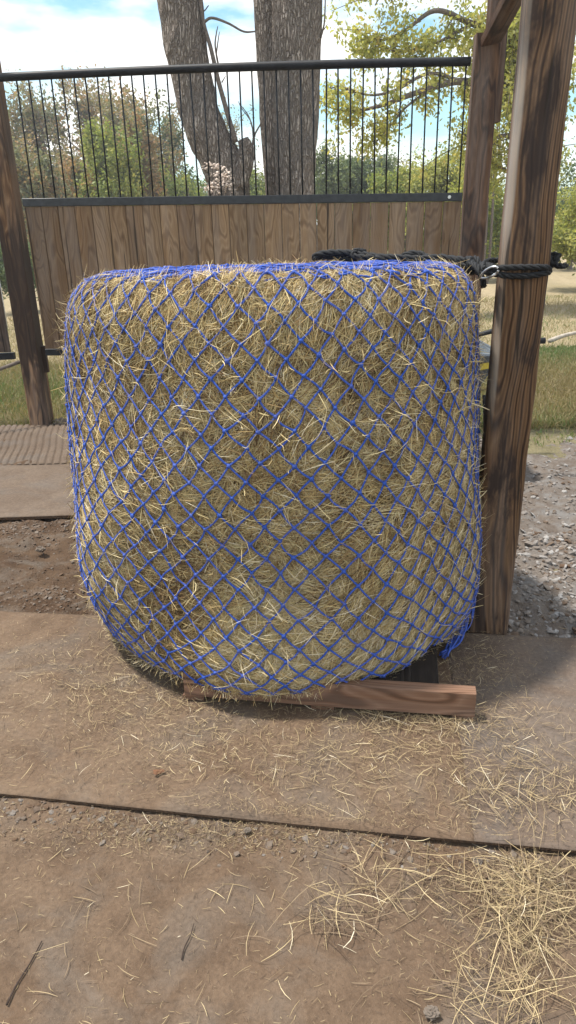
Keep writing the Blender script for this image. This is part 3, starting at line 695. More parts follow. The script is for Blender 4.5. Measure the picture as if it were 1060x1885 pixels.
# ------------------------------------------------------------------ black rope
rp_ = empty('rope', (.728, 2.2, 1.25)); mb = MB(); R_ = .0098
def g(px, py, Y): return gy(px, py, Y if Y < 2.42 else 2.42+(Y-2.42)*.35)
rope_geo(mb, [g(578, 478, 2.95), g(582, 470, 2.93), g(600, 466, 2.92), g(625, 465, 2.9), g(655, 467, 2.86), g(690, 472, 2.8), g(730, 474, 2.72), g(775, 476, 2.65), g(815, 474, 2.58), g(845, 482, 2.5), g(868, 494, 2.42)], R_*1.2)
rope_geo(mb, [g(585, 473, 2.96), g(615, 472, 2.94), g(650, 478, 2.9), g(672, 466, 2.88), g(655, 462, 2.86), g(648, 470, 2.84), g(668, 474, 2.8), g(700, 475, 2.78), g(740, 479, 2.7), g(790, 480, 2.62), g(840, 488, 2.5), g(866, 490, 2.42)], R_*1.15)
rope_geo(mb, [g(700, 483, 2.82), g(735, 476, 2.78), g(752, 467, 2.74), g(775, 468, 2.7), g(795, 477, 2.64), g(830, 476, 2.55), g(860, 480, 2.45)], R_*1.15)
rope_geo(mb, [g(690, 476, 2.76), g(750, 481, 2.74), g(800, 484, 2.64), g(835, 493, 2.55), g(862, 497, 2.44)], R_*1.2)
rope_geo(mb, [g(868, 494, 2.4), g(885, 489, 2.36), g(898, 488, 2.28), g(910, 492, 2.22)], R_*.95)
rope_geo(mb, [g(872, 498, 2.4), g(890, 494, 2.35), g(904, 498, 2.25)], R_*.95)
mb.build('bale_line', M_rope, rp_, True)
mb = MB()
for k in range(4):   # hitch knot
    a = k*.8; cc = g(862, 489, 2.43)+np.array([.006*k-.01, 0, 0])
    ring = [cc+np.array([.012*sin(q*.5)+.004*k, .022*cos(q), .022*sin(q+a)]) for q in np.linspace(0, 5.6, 8)]
    rope_geo(mb, ring, R_*1.0)
rope_geo(mb, [g(862, 482, 2.42), g(874, 489, 2.37), g(882, 500, 2.34), g(888, 514, 2.33), g(891, 529, 2.33)], R_*1.05)
mb.build('hitch_knot', M_rope, rp_, True)
mb = MB()
c0, s0 = cos(radians(-10.5)), sin(radians(-10.5))
def aroundpost(x, y, z): return np.array([.728+x*c0-y*s0, 2.292+x*s0+y*c0, z])
zt, zb_ = g(960, 493, 2.2)[2], g(960, 506, 2.2)[2]
h = .083
rope_geo(mb, [aroundpost(-.10, -.085, zt-.002), aroundpost(-.06, -h-.002, zt), aroundpost(0, -h, zt+.001), aroundpost(.055, -h, zt), aroundpost(h-.005, -.07, zt-.004), aroundpost(h+.004, -.03, zt-.012), aroundpost(h, .04, zt-.004), aroundpost(h-.01, .08, zt+.004), aroundpost(0, h, zt+.012), aroundpost(-.06, h+.002, zt+.014), aroundpost(-h-.008, .03, zt+.012), aroundpost(-h-.022, -.03, zt+.006), aroundpost(-.105, -.07, zt-.004)], R_)
rope_geo(mb, [aroundpost(-.105, -.08, zt-.008), aroundpost(-.07, -h-.003, zb_+.003), aroundpost(-.02, -h, zb_-.004), aroundpost(.04, -h, zb_-.002), aroundpost(h-.012, -.075, zb_+.004), aroundpost(h+.004, -.045, zt-.014), aroundpost(h+.006, 0, zt-.004), aroundpost(h+.002, .05, zt+.004)], R_)
kc = g(1016, 478, 2.27)
for k in range(4):
    ring = [kc+np.array([.012*cos(q+k), .016*sin(q*1.2), .013*sin(q+k*1.7)]) for q in np.linspace(0, 6, 8)]
    rope_geo(mb, ring, R_*1.15)
rope_geo(mb, [kc, g(1026, 489, 2.24), g(1034, 489, 2.22), g(1042, 489, 2.2)], R_*.95)
mb.build('post_loop', M_rope, rp_, True)
mb = MB(); a = g(886, 510, 2.24); b = g(916, 494, 2.2); d = unit(b-a); u = unit(np.cross(d, np.array([0, 1, 0]))); L_ = np.linalg.norm(b-a)
pts = []
for q in np.linspace(0, 2*pi*.93, 22): pts.append((a+b)/2+d*cos(q)*L_*.52+u*sin(q)*.0125*(1+.2*cos(q)))
mb.tube(spline(pts, 3), .0036, 8)
mb.tube([(a+b)/2-u*.012-d*.012, (a+b)/2-u*.012+d*.016], .0042, 8)
mb.build('snap_hook', M_steel, rp_, True)
tag(rp_, 'black twisted rope tied from the net to the big right post with a snap hook', 'rope')

# ------------------------------------------------------------------ wheelbarrow behind the post
wb = empty('wheelbarrow', (1.1, 4.3, 0))
Yw = 4.3; rim = gy(895, 637, Yw); he = gy(1003, 627, Yw-.25); zr = rim[2]
x0, x1 = .25, 1.22
mb = MB()
top = np.array([(x0, Yw-.33, zr), (x1, Yw-.33, zr), (x1, Yw+.33, zr), (x0, Yw+.33, zr)]); bot = np.array([(x0+.28, Yw-.2, zr-.27), (x1-.12, Yw-.2, zr-.27), (x1-.12, Yw+.2, zr-.27), (x0+.28, Yw+.2, zr-.27)])
ti = (top-top.mean(0))*.97+top.mean(0); bi = (bot-bot.mean(0))*.97+bot.mean(0)+np.array([0, 0, .012])
V = np.vstack([top, bot, ti, bi]); Fc = [(0, 1, 5, 4), (1, 2, 6, 5), (2, 3, 7, 6), (3, 0, 4, 7), (7, 6, 5, 4), (9, 8, 12, 13), (10, 9, 13, 14), (11, 10, 14, 15), (8, 11, 15, 12), (12, 15, 14, 13), (0, 8, 9, 1), (1, 9, 10, 2), (2, 10, 11, 3), (3, 11, 8, 0)]
mb.add(V, Fc); mb.tube(np.vstack([top, top[:1]]), .014, 8); mb.build('tray', M_tray, wb)
for sgn in (-1, 1):
    mb = MB(); mb.tube([(x0-.1, Yw+sgn*.06, .22), (x1-.2, Yw+sgn*.22, zr-.27), (he[0]-.25, Yw+sgn*.25, he[2]-.03), (he[0]-.12, Yw+sgn*.25, he[2]), (he[0], Yw+sgn*.25, he[2])], .017, 8); h_ = mb.build('handle', M_black, wb, True)
    mb = MB(); mb.tube([(x1-.35, Yw+sgn*.2, zr-.27), (x1-.1, Yw+sgn*.22, .02), (x1+.0, Yw+sgn*.22, .02), (x1-.05, Yw+sgn*.22, zr-.25)], .014, 8); mb.build('leg', M_black, wb, True)
mb = MB(); mb.tube([(x0+.15*cos(q)-.02, Yw, .19+.15*sin(q)) for q in np.linspace(0, 2*pi, 28)], .04, 10); mb.build('wheel', M_rubber, wb, True)
yl = gy(893, 676, Yw-.31); mb = MB(); mb.board(yl-np.array([.10, 0, .01]), yl+np.array([.035, 0, .012]), .035, .006, (0, 0, 1), .001); mb.build('sticker', M_yellow, wb)
tag(wb, 'dark wheelbarrow mostly hidden between the bale and the big right post', 'wheelbarrow')

# ------------------------------------------------------------------ loose hay, stones, grass
def scatter(n, centres, base):
    pts = []
    for (px, py, sx, sy, wgt) in centres:
        k = int(n*wgt); c = gz(px, py); e = gz(px+sx, py); f_ = gz(px, py+sy)
        q = rng.normal(0, 1, (k, 2)); pts.append(np.stack([c[0]+q[:, 0]*(e[0]-c[0])+q[:, 1]*(f_[0]-c[0]), c[1]+q[:, 1]*(f_[1]-c[1])*1.0+q[:, 0]*(e[1]-c[1])], 1))
    k = int(n*base); pts.append(np.stack([rng.uniform(-1.6, 1.5, k), rng.uniform(.6, 2.45, k)], 1))
    return np.vstack(pts)
def surfz(x, y):
    P = np.stack([x, y, np.zeros_like(x)], 1); z = dirtz(P)
    on = (y > LIP(x)) & (y < BACK(x)); return np.where(on, .0185, z), on
def lay_hay(n, centres, base, L0, L1, W0, W1, tmu, pile=.0, name='loose_hay', label=None, bend=.12):
    xy = scatter(n, centres, base); m = len(xy); z, on = surfz(xy[:, 0], xy[:, 1])
    near = np.exp(-np.abs(xy[:, 1]-LIP(xy[:, 0]))/.03); z = z+.004*near*on*2
    a = rng.uniform(0, 2*pi, m); D = np.stack([np.cos(a), np.sin(a), rng.normal(0, .07+pile*2, m)], 1); D = unit(D); W0, W1 = W0*.62, W1*.62
    L = L0+(L1-L0)*rng.beta(1.3, 3, m); W = rng.uniform(W0, W1, m)
    P0 = np.stack([xy[:, 0], xy[:, 1], z+.0018+np.abs(D[:, 2])*L*.5+np.abs(rng.normal(0, .003+pile*.15, m))], 1)
    N = np.tile(np.array([0, 0, 1.]), (m, 1)); N = unit(N-D*(N*D).sum(1, keepdims=True))
    V, Fc = strips(P0, D, N, L, W, rng.normal(0, bend, m), 3, None, rng.normal(0, .5, m))
    return V, Fc, np.repeat(np.clip(rng.normal(tmu, .24, m), 0, 1), 8)
parts = [
 lay_hay(1250, [(975, 1680, 45, 50, .46), (960, 1615, 90, 20, .22), (930, 1830, 70, 40, .13), (720, 1620, 80, 35, .12), (610, 1690, 45, 20, .05)], .0, .02, .20, .0013, .0030, .42, .04),
 lay_hay(850, [(980, 1470, 90, 40, .45), (800, 1340, 70, 12, .35), (700, 1325, 100, 9, .2)], .0, .02, .12, .0013, .0026, .42, .02),
 lay_hay(2600, [(620, 1400, 200, 50, .3), (300, 1320, 120, 50, .2), (870, 1250, 40, 40, .08), (900, 1400, 120, 60, .2), (170, 1240, 70, 45, .12), (220, 1200, 30, 30, .06)], .35, .01, .09, .001, .0024, .5, .005),
 lay_hay(26000, [(620, 1400, 250, 60, .2), (250, 1280, 130, 60, .18), (950, 1680, 90, 90, .12), (400, 1530, 220, 22, .16), (870, 1240, 50, 50, .08)], .5, .003, .028, .0008, .0018, .30, .003),
 lay_hay(90, [(500, 1650, 300, 120, .8)], .2, .03, .13, .0013, .0026, .55, .01),
]
off = 0; VV = []; FF = []; TT_ = []
for V, Fc, T in parts: VV.append(V); FF.append(Fc+off); TT_.append(T); off += len(V)
tag(mesh('loose_hay', np.vstack(VV), np.vstack(FF), M_loose, tone=np.concatenate(TT_)), 'loose hay stalks and chaff scattered over the mats and dirt in front of the bale', 'loose hay', kind='stuff')
# stones
ico = [(0, 0, 1)]; 
for k in range(5): ico.append((.894*cos(k*1.2566), .894*sin(k*1.2566), .447))
for k in range(5): ico.append((.894*cos(k*1.2566+.628), .894*sin(k*1.2566+.628), -.447))
ico.append((0, 0, -1)); ico = np.array(ico); icf = [(0, 1+k, 1+(k+1) % 5) for k in range(5)]+[(1+k, 6+k, 1+(k+1) % 5) for k in range(5)]+[(1+(k+1) % 5, 6+k, 6+(k+1) % 5) for k in range(5)]+[(11, 6+(k+1) % 5, 6+k) for k in range(5)]
icf = np.array(icf)
def stones(xy, z, sz, tn):
    m = len(xy); Vs = ico[None]*(1+rng.normal(0, .16, (m, 12, 1))); sc = rng.uniform(.45, 1.2, (m, 1, 3)); sc[..., 2] *= .6; Vs = Vs*sc*sz[:, None, None]
    a = rng.uniform(0, 2*pi, m); ca, sa = np.cos(a)[:, None], np.sin(a)[:, None]; X = Vs[..., 0]*ca-Vs[..., 1]*sa; Y = Vs[..., 0]*sa+Vs[..., 1]*ca
    Z = Vs[..., 2]+X*rng.normal(0, .3, (m, 1))
    V = np.stack([X+xy[:, :1], Y+xy[:, 1:2], Z+z[:, None]], -1).reshape(-1, 3); Fc = (np.arange(m)*12)[:, None, None]+icf[None]
    return V, Fc.reshape(-1, 3), np.repeat(tn, 12)
m = 15000; xy = np.stack([rng.uniform(.78, 3.4, m), 2.2+3.2*rng.beta(1.0, 1.25, m)], 1); keep = (xy[:, 1] > BACK(xy[:, 0])+.02) & (xy[:, 0] < .5+xy[:, 1]*.55); keep &= (n1(np.c_[xy, np.zeros(m)]*.35) > -.7) | (rng.uniform(size=m) < .3); xy = xy[keep]
z = dirtz(np.c_[xy, np.zeros(len(xy))]); sz = .006+.024*rng.beta(1.1, 4, len(xy)); V, Fc, T = stones(xy, z+sz*.15, sz, np.clip(rng.normal(.5, .28, len(xy)), 0, 1))
tag(mesh('gravel', V, Fc, M_stone, tone=T), 'grey crushed gravel drive right of the big post', 'gravel', kind='stuff')
m = 3500; xy = np.stack([rng.uniform(-1.9, .4, m), rng.uniform(2.3, 3.6, m)], 1); keep = (xy[:, 1] > BACK(xy[:, 0])+.0) & (xy[:, 1] < 3.55); 
xy2 = np.stack([rng.uniform(-1.6, -.5, 900), rng.normal(3.38, .07, 900)], 1)
xy3 = np.stack([rng.normal(-.95, .22, 500), 2.62+rng.normal(0, .06, 500)], 1)
xl_ = rng.uniform(-1.0, .6, 700); xy4 = np.stack([xl_, LIP(xl_)-np.abs(rng.normal(0, .05, 700))-.004], 1)
xy = np.vstack([xy[keep], xy2, xy3, xy4]); z = dirtz(np.c_[xy, np.zeros(len(xy))])
sz = .003+.016*rng.beta(1, 5, len(xy)); V, Fc, T = stones(xy, z+sz*.1, sz, np.clip(rng.normal(.15, .16, len(xy)), 0, 1))
tag(mesh('rubble', V, Fc, M_stone, tone=T), 'small stones and clods in the bare dirt between the mats', 'rubble', kind='stuff')
def one_stone(px, py, r, label, sink=.4):
    c = gz(px, py, .0); V = []; n_ = 14; Fc = []
    for i in range(n_+1):
        for j in range(18):
            d = np.array([sin(pi*i/n_)*cos(j*2*pi/18), sin(pi*i/n_)*sin(j*2*pi/18), cos(pi*i/n_)]); k = r*(1+.16*float(n1(d[None]*.35*9+c)[0])+.05*float(n2(d[None]*.3+c)[0]))
            V.append(d*k*np.array([1.1, .85, .65])+c+np.array([0, 0, r*(.65-sink*.5)]))
    for i in range(n_):
        for j in range(18): Fc.append((i*18+j, i*18+(j+1) % 18, (i+1)*18+(j+1) % 18, (i+1)*18+j))
    tag(mesh('stone', V, Fc, M_stone, tone=np.full(len(V), .3), smooth=False), label, 'stone')
one_stone(794, 1867, .013, 'angular brown stone on the dirt among the loose hay near the bottom edge')
one_stone(75, 1014, .020, 'rounded grey stone in the bare dirt left of the bale')
one_stone(455, 1512+18, .008, 'small pale stone just below the lifted mat edge near the middle')
one_stone(112, 783, .05, 'flat grey stone beside the foot of the left post')
# grass
def grass(n, xs0, xs1, y0, y1, hmin, hmax, tm, cond=None):
    xy = np.stack([rng.uniform(xs0, xs1, n), rng.uniform(y0, y1, n)], 1)
    dn = n1(np.c_[xy, np.zeros(n)]*.22); keep = dn+rng.normal(0, .6, n) > -3.4; keep &= np.abs(xy[:, 0]) < xy[:, 1]*.52+.6; 
    if cond is not None: keep &= cond(xy)
    xy = xy[keep]; dn = dn[keep]; m = len(xy); z = np.maximum(fieldz(np.c_[xy, np.zeros(m)]), np.where(xy[:, 1] < 5.9, dirtz(np.c_[xy, np.zeros(m)]), -1))
    a = rng.uniform(0, 2*pi, m); ln = rng.uniform(.2, 1.3, m); D = unit(np.stack([np.cos(a)*ln, np.sin(a)*ln, np.ones(m)], 1)); L = rng.uniform(hmin, hmax, m)
    P0 = np.c_[xy, z]+D*(L*.45)[:, None]; N = unit(np.cross(D, rng.normal(size=(m, 3))))
    V, Fc = strips(P0, D, N, L, rng.uniform(.004, .010, m), rng.normal(0, .3, m), 2)
    return V, Fc, np.repeat(np.clip(tm+.18*dn+rng.normal(0, .24, m), 0, 1), 6)
gp = [grass(52000, -5, -1.4, 5.45, 8.6, .04, .12, .40), grass(12000, -7, -1.8, 8, 14, .05, .10, .02), grass(40000, 1.3, 3.6, 5.1, 6.6, .04, .12, .44), grass(80000, 1.7, 5.0, 6.0, 8.8, .05, .13, .40), grass(14000, 2.2, 8, 8.5, 15, .04, .09, .0),
      grass(3500, .85, 2.4, 2.3, 5.2, .02, .06, .5, lambda q: n1(np.c_[q, np.zeros(len(q))]*.4) > .9)]
off = 0; VV = []; FF = []; TT_ = []
for V, Fc, T in gp: VV.append(V); FF.append(Fc+off); TT_.append(T); off += len(V)
tag(mesh('grass', np.vstack(VV), np.vstack(FF), L_grass, tone=np.concatenate(TT_)), 'short green and straw coloured grass at the edge of the field', 'grass', kind='stuff')
# fallen sticks and leaf
def stick(px0, py0, px1, py1, r, label, mat=M_twig, z=-.0035, bend=.0025, z2=None, cat='stick'):
    a = gz(px0, py0, z); b = gz(px1, py1, z if z2 is None else z2); d = b-a; s_ = np.array([-d[1], d[0], 0]); s_ /= np.linalg.norm(s_)
    P = spline([a, a+d*.3+s_*bend, a+d*.65-s_*bend*.4, b], 6); mb = MB(); mb.tube(P, np.linspace(r, r*.55, len(P)), 7); q = a+d*.3+s_*bend
    pass
    o = mb.build('stick', mat, None, True); tag(o, label, cat); return o
M_dtwig = simple('dark_twig_bark', (.045, .032, .026), .9, 0, .2, .3, 60, .4)
stick(12, 1850, 77, 1732, .0022, 'long thin dark twig on the dirt at the lower left', M_dtwig)
stick(334, 1766, 357, 1700, .0016, 'short dark twig lying on the dirt left of centre', M_dtwig)
stick(1012, 627, 1130, 596, .03, 'pale fallen branch in the grass right of the big post', simple('pale_dead_wood', (.42, .37, .31), .9, 0, .2, .2, 20, .3), .06, .05)
c = gz(290, 1422, .02); V = []; 
for k in range(11):
    a = k/11*2*pi; r = .010*(1+.45*sin(a*3+1)); V.append(c+np.array([r*1.5*cos(a), r*sin(a), .003+.003*sin(a*2)]))
V.append(c+np.array([0, 0, .006])); tag(mesh('fallen_leaf', V, [(k, (k+1) % 11, 11) for k in range(11)], M_brown), 'curled brown leaf on the mat below the left of the bale', 'leaf')

# ------------------------------------------------------------------ big near trunks
def trunk(mb, ctrl, n=72, step=.035, flute=.03, seed=0, tone=.5):
    """ctrl: list (x,y,z,r)"""
    C4 = np.array(ctrl, float); sp_ = spline(C4[:, :3], 14); rr = np.interp(np.linspace(0, 1, len(sp_)), np.linspace(0, 1, len(C4)), C4[:, 3])
    d = np.r_[0, np.cumsum(np.linalg.norm(np.diff(sp_, axis=0), axis=1))]; t = np.linspace(0, d[-1], int(d[-1]/step))
    P = np.stack([np.interp(t, d, sp_[:, i]) for i in range(3)], 1); R = np.interp(t, d, rr)
    V, Fc = tube_geo(P, R, n); ctr = np.repeat(P, n, axis=0); rad = V-ctr; ru = unit(rad)
    na_, nb_ = Noise(30, 18, 31+seed), Noise(4, 10, 32+seed); Q = V*np.array([1, 1, .2])
    V = V+ru*(.010*(1-2*np.abs(na_(Q)).clip(0, 1))+flute*nb_(Q*1.4))[:, None]*np.minimum(1, R.repeat(n)/.2)[:, None]
    mb.add(V, Fc, tone)
def pxr(px0, px1, py, Y):
    a = gy(px0, py, Y); b = gy(px1, py, Y); return [*((a+b)/2), (b[0]-a[0])/2]
YT = 9.0
lt = empty('tree', (gy(421, 360, YT)[0], YT, 0)); mb = MB()
c = [pxr(296, 367, 0, YT), pxr(311, 379, 100, YT), pxr(333, 399, 200, YT), pxr(354, 424, 262, YT), pxr(378, 450, 315, YT), pxr(387, 455, 360, YT)]
b_ = c[-1]; top = np.array(c[0])+(np.array(c[0])-np.array(c[2]))*1.0; top2 = np.array(c[0])+(np.array(c[0])-np.array(c[2]))*3; top[3] = .24; top2[3] = .2
trunk(mb, [list(top2), list(top)]+c+[[b_[0]+.02, YT, .5, .29], [b_[0]+.02, YT, -.05, .36]], seed=1, flute=.018); 
mb.build('trunk', M_bark, lt, True)
mb = MB(); p0 = pxr(420, 455, 345, YT-.12); p1 = pxr(432, 466, 300, YT-.12); p2 = pxr(438, 468, 275, YT-.12); p3 = pxr(436, 458, 256, YT-.12)
trunk(mb, [p0, p1, p2, p3], n=40, step=.02, flute=.03, seed=5); mb.build('burl', M_bark, lt, True)
mb = MB()
def br(pts, Y, r0, r1, mb=mb, n=7):
    P = spline([gy(x, y, Y) for x, y in pts], 6); mb.tube(P, np.linspace(r0, r1, len(P)), n)
br([(434, 262), (420, 215), (402, 150), (388, 90), (374, 40), (366, -20)], YT-.1, .030, .018)
br([(374, 42), (390, 33), (420, 43), (448, 58), (470, 58)], YT-.1, .016, .008)
br([(364, 2), (374, 20), (384, 10)], YT, .010, .005)
br([(402, 122), (396, 85), (398, 62), (401, 48)], YT-.05, .012, .004); br([(398, 100), (402, 70), (404, 58)], YT-.05, .008, .003)
br([(408, 152), (415, 140)], YT, .008, .004)
br([(463, 280), (468, 250), (484, 220), (492, 195)], YT-.1, .014, .004); br([(468, 250), (458, 215), (440, 190)], YT-.1, .010, .004); br([(466, 255), (462, 225), (445, 200), (438, 186)], YT, .008, .003)
mb.build('branches', M_twig, lt, True)
tag(lt, 'leaning thick bare trunk with a knobbly burl and thin twigs behind the fence', 'tree', 'thick tree trunks behind the fence')
rt_ = empty('tree', (gy(533, 360, YT+.1)[0], YT+.1, 0)); mb = MB()
def ext(c, dx, rb):
    c0 = np.array(c[0]); t = c0+(c0-np.array(c[1]))*2.5; t[3] = c0[3]*.9; b = np.array(c[-1])
    return [list(t)]+c+[[b[0]+dx, b[1], .4, rb], [b[0]+dx, b[1], -.05, rb*1.25]]
trunk(mb, ext([pxr(467, 520, 0, YT+.2), pxr(474, 528, 130, YT+.2), pxr(484, 534, 260, YT+.2), pxr(492, 538, 360, YT+.2)], 0, .24), seed=2, flute=.012)
trunk(mb, ext([pxr(502, 593, 0, YT+.05), pxr(504, 588, 130, YT+.05), pxr(508, 581, 260, YT+.05), pxr(510, 573, 360, YT+.05)], 0, .32), seed=3, flute=.014)
mb.build('trunk', M_bark, rt_, True)
mb = MB(); br([(590, 70), (597, 40), (599, -20)], YT, .012, .006, mb); br([(596, 55), (603, 44)], YT, .006, .003, mb); mb.build('branches', M_twig, rt_, True)
tag(rt_, 'upright thick double trunk with deep furrowed bark right behind the fence middle', 'tree', 'thick tree trunks behind the fence')
# dried flower shrub in front of the leaning trunk
fs_ = empty('shrub', (gy(405, 360, 8.3)[0], 8.3, 0)); mb = MB(); mf = MB(); rg = random.Random(8)
for k in range(26):
    tx, ty = rg.uniform(382, 428), rg.uniform(302, 352); 
    p = gy(tx, ty, 8.3+rg.uniform(-.15, .15)); b0 = np.array([fs_.location[0]+rg.uniform(-.08, .08), 8.3, 0.])
    mb.tube(spline([b0, (b0+p)/2+np.array([rg.uniform(-.05, .05), 0, .1]), p], 5), .005, 5)
    for q in range(9):
        cc = p+np.array([rg.gauss(0, .035), rg.gauss(0, .03), rg.gauss(0, .022)]); r = rg.uniform(.006, .016)
        mf.add(ico*r*np.array([1.2, 1.2, .7])+cc+np.array([[rg.gauss(0, .003) for _ in range(3)] for _ in range(12)]), icf.tolist())
mb.build('stems', M_twig, fs_, True); tag(mf.build('seed_heads', M_flower, fs_), kind='stuff')
tag(fs_, 'dry shrub with pale seed heads at the foot of the leaning trunk', 'shrub')

# ------------------------------------------------------------------ background trees
def leaves(P, size, tone, droop=.2):
    m = len(P); D = unit(rng.normal(size=(m, 3))-np.array([0, 0, droop])); N = unit(np.cross(D, rng.normal(size=(m, 3)))); S_ = np.cross(D, N)
    L = size*rng.uniform(.6, 1.3, m); V = np.stack([P-D*(L*.5)[:, None], P+S_*(L*.26)[:, None], P+D*(L*.55)[:, None], P-S_*(L*.26)[:, None]], 1).reshape(-1, 3)
    Fc = (np.arange(m)*4)[:, None]+np.arange(4)[None]; return V, Fc, np.repeat(tone, 4)
def tree(px, pytop, Y, wpx, mat, nleaf, lsize, label, pybot=None, fill=1.0, seed=0, name='tree', group='trees along the far edge of the field', tm=.5, bare=0, trunkr=None, cat='tree'):
    r = np.random.default_rng(seed+100); base = gy(px, 480, Y); x0 = base[0]; ht = gy(px, pytop, Y)[2]; hw = wpx/2/F*Y*1.05
    zb = .12*ht if pybot is None else max(.1, gy(px, pybot, Y)[2])
    t = empty(name, (x0, Y, 0)); mb = MB(); lean = r.normal(0, .03*ht, 2)
    tr = trunkr or .018*ht+.03
    top = np.array([x0+lean[0], Y+lean[1], ht*.86])
    P = spline([(x0, Y, -.3), (x0+lean[0]*.2, Y, ht*.3), (x0+lean[0]*.7, Y+lean[1]*.6, ht*.6), top], 6); mb.tube(P, np.linspace(tr, tr*.2, len(P)), 8)
    tips = []; nlimb = 16+int(4*fill)
    for k in range(nlimb):
        f = r.uniform(.22, .95); q = P[int(f*(len(P)-1))]; a = r.uniform(0, 2*pi)
        prof_ = sqrt(max(.06, 1-((f-.50)/.52)**2)); rad = hw*prof_*r.uniform(.55, 1.05); e = np.array([q[0]+rad*cos(a), q[1]+rad*sin(a), min(ht, max(zb, q[2]+r.uniform(-.05, .25)*ht))])
        md = (q+e)/2+np.array([0, 0, -.02*ht]); B_ = spline([q, md, e], 4); mb.tube(B_, np.linspace(tr*.35, tr*.08, len(B_)), 5)
        for s_ in range(4):
            u_ = B_[r.integers(3, len(B_))]; e2 = u_+r.normal(0, 1, 3)*np.array([hw, hw, ht*.35])*.24; e2[2] = min(max(e2[2], zb), ht*.99); mb.tube([u_, (u_+e2)/2+r.normal(0, .02*ht, 3)*.5, e2], [tr*.12, tr*.09, tr*.04], 4); tips += [e2, (u_+e2)/2]
        tips.append(e)
    for k in range(6): tips.append(top+r.normal(0, 1, 3)*np.array([hw*.25, hw*.25, ht*.05]))
    mb.build('trunk', M_twig, t, True); tips = np.array(tips)
    if nleaf:
        k = r.integers(0, len(tips), nleaf); ct = r.normal(tm, .2, len(tips)); sg = np.array([hw*.13, hw*.13, ht*.04+hw*.045]); sz = r.uniform(.5, 1.25, len(tips))
        Pl = tips[k]+r.normal(0, 1, (nleaf, 3))*sg*sz[k][:, None]; Pl[:, 2] = np.clip(Pl[:, 2], .03, None)
        V, Fc, T = leaves(Pl, lsize, np.clip(ct[k]+r.normal(0, .14, nleaf), 0, 1)); mesh('crown', V, Fc, mat, t, T)
    tag(t, label, cat, group)
TR = [
 (45, 150, 42, 150, L_pale, 3600, .30, 'pale thin tree against the sky nearest the left post', None, .6, .5),
 (120, 165, 38, 120, L_mix, 3600, .28, 'loose olive tree second from the left post behind the bars', None, .8, .45),
 (185, 146, 40, 130, L_mix, 6500, .28, 'tall rusty and green tree behind the bars left of centre', None, 1, .6),
 (240, 160, 36, 110, L_mix, 6000, .27, 'brown tinged tree right of the tallest one behind the bars', None, 1, .55),
 (290, 172, 34, 90, L_mix, 7500, .24, 'bronze topped tree left of the leaning trunk', None, 1, .55),
 (325, 215, 36, 80, L_green, 5000, .24, 'darker green tree just left of the leaning trunk', None, 1, .5),
 (215, 232, 27, 90, L_lime, 8500, .20, 'lime green bushy tree low behind the left bars', 360, 1, .6),
 (262, 215, 29, 75, L_mix, 7500, .20, 'orange brown bushy tree beside the lime green one', None, 1, .72),
 (150, 270, 28, 120, L_mix, 7000, .20, 'low brown green thicket tree under the tall rusty one', None, 1, .6),
 (70, 265, 26, 120, L_mix, 5600, .20, 'low ragged tree beside the left post with grey stems', None, 1, .45),
 (355, 312, 33, 100, L_lime, 6000, .20, 'low green tree between the left bars and the leaning trunk', None, 1, .4),
 (440, 195, 45, 110, L_pale, 1500, .24, 'faint almost bare tree seen between the two thick trunks', None, .5, .4),
 (470, 312, 36, 90, L_lime, 5200, .22, 'low green tree seen between the two thick trunks', None, 1, .4),
 (610, 280, 30, 100, L_green, 9500, .20, 'rounded dark green tree just right of the double trunk', None, 1, .6),
 (680, 300, 31, 110, L_green, 8500, .20, 'blue green tree right of the rounded dark green one', None, 1, .45),
 (665, 258, 38, 100, L_pale, 900, .2, 'grey leafless tree rising behind the dark green ones', None, .5, .4),
 (745, 305, 26, 110, L_lime, 9000, .17, 'yellow green bush behind the right bars', None, 1, .62),
 (815, 285, 24, 110, L_yellow, 9000, .15, 'brighter yellow bush next to the right fence post', None, 1, .3),
 (725, 285, 48, 90, L_pale, 1500, .25, 'distant thin tree top over the yellow green bush', None, .5, .4),
 (885, 300, 20, 120, L_lime, 9500, .13, 'yellow green small tree between the two right posts', None, 1, .6),
 (1050, 290, 24, 130, L_green, 9000, .16, 'dark green tree at the right edge behind the big post', None, 1, .3),
 (1085, 330, 16, 150, L_yellow, 6000, .12, 'bright yellow green low tree at the right edge of the field', 452, 1, .35),
 (905, 400, 26, 120, L_green, 6500, .15, 'dark thicket tree low between the two right posts', None, 1, .2),
 (15, 440, 15, 110, L_green, 5500, .10, 'grey green shrub seen through the gap left of the left post', None, 1, .4),
 (530, 330, 50, 120, L_green, 3500, .28, 'far green tree hidden mostly by the double trunk', None, 1, .4),
 (400, 325, 48, 120, L_green, 3500, .28, 'far green tree hidden mostly by the leaning trunk', None, 1, .5),
]
for k, (px, pt_, Y, wp, mt, nlv, ls, lab, pb_, fl_, tm) in enumerate(TR):
    tree(px, pt_, Y, wp, mt, int(nlv*2.0), ls*.66, lab, pb_, fl_, k, tm=tm)
# pale thin trunks
for px, lab in ((888, 'thin pale grey trunk between the two right posts'), (899, 'second thinner pale trunk between the two right posts')):
    t = empty('tree', (gy(px, 480, 19)[0], 19, 0)); mb = MB(); x = t.location[0]; mb.tube(spline([(x, 19, -.1), (x+.02, 19, 1.2), (x-.03, 19, 3.2), (x+.05, 19, 5)], 5), np.linspace(.07 if px == 888 else .04, .02, 16), 8)
    mb.build('trunk', M_twig, t, True); tag(t, lab, 'tree', 'trees along the far edge of the field')
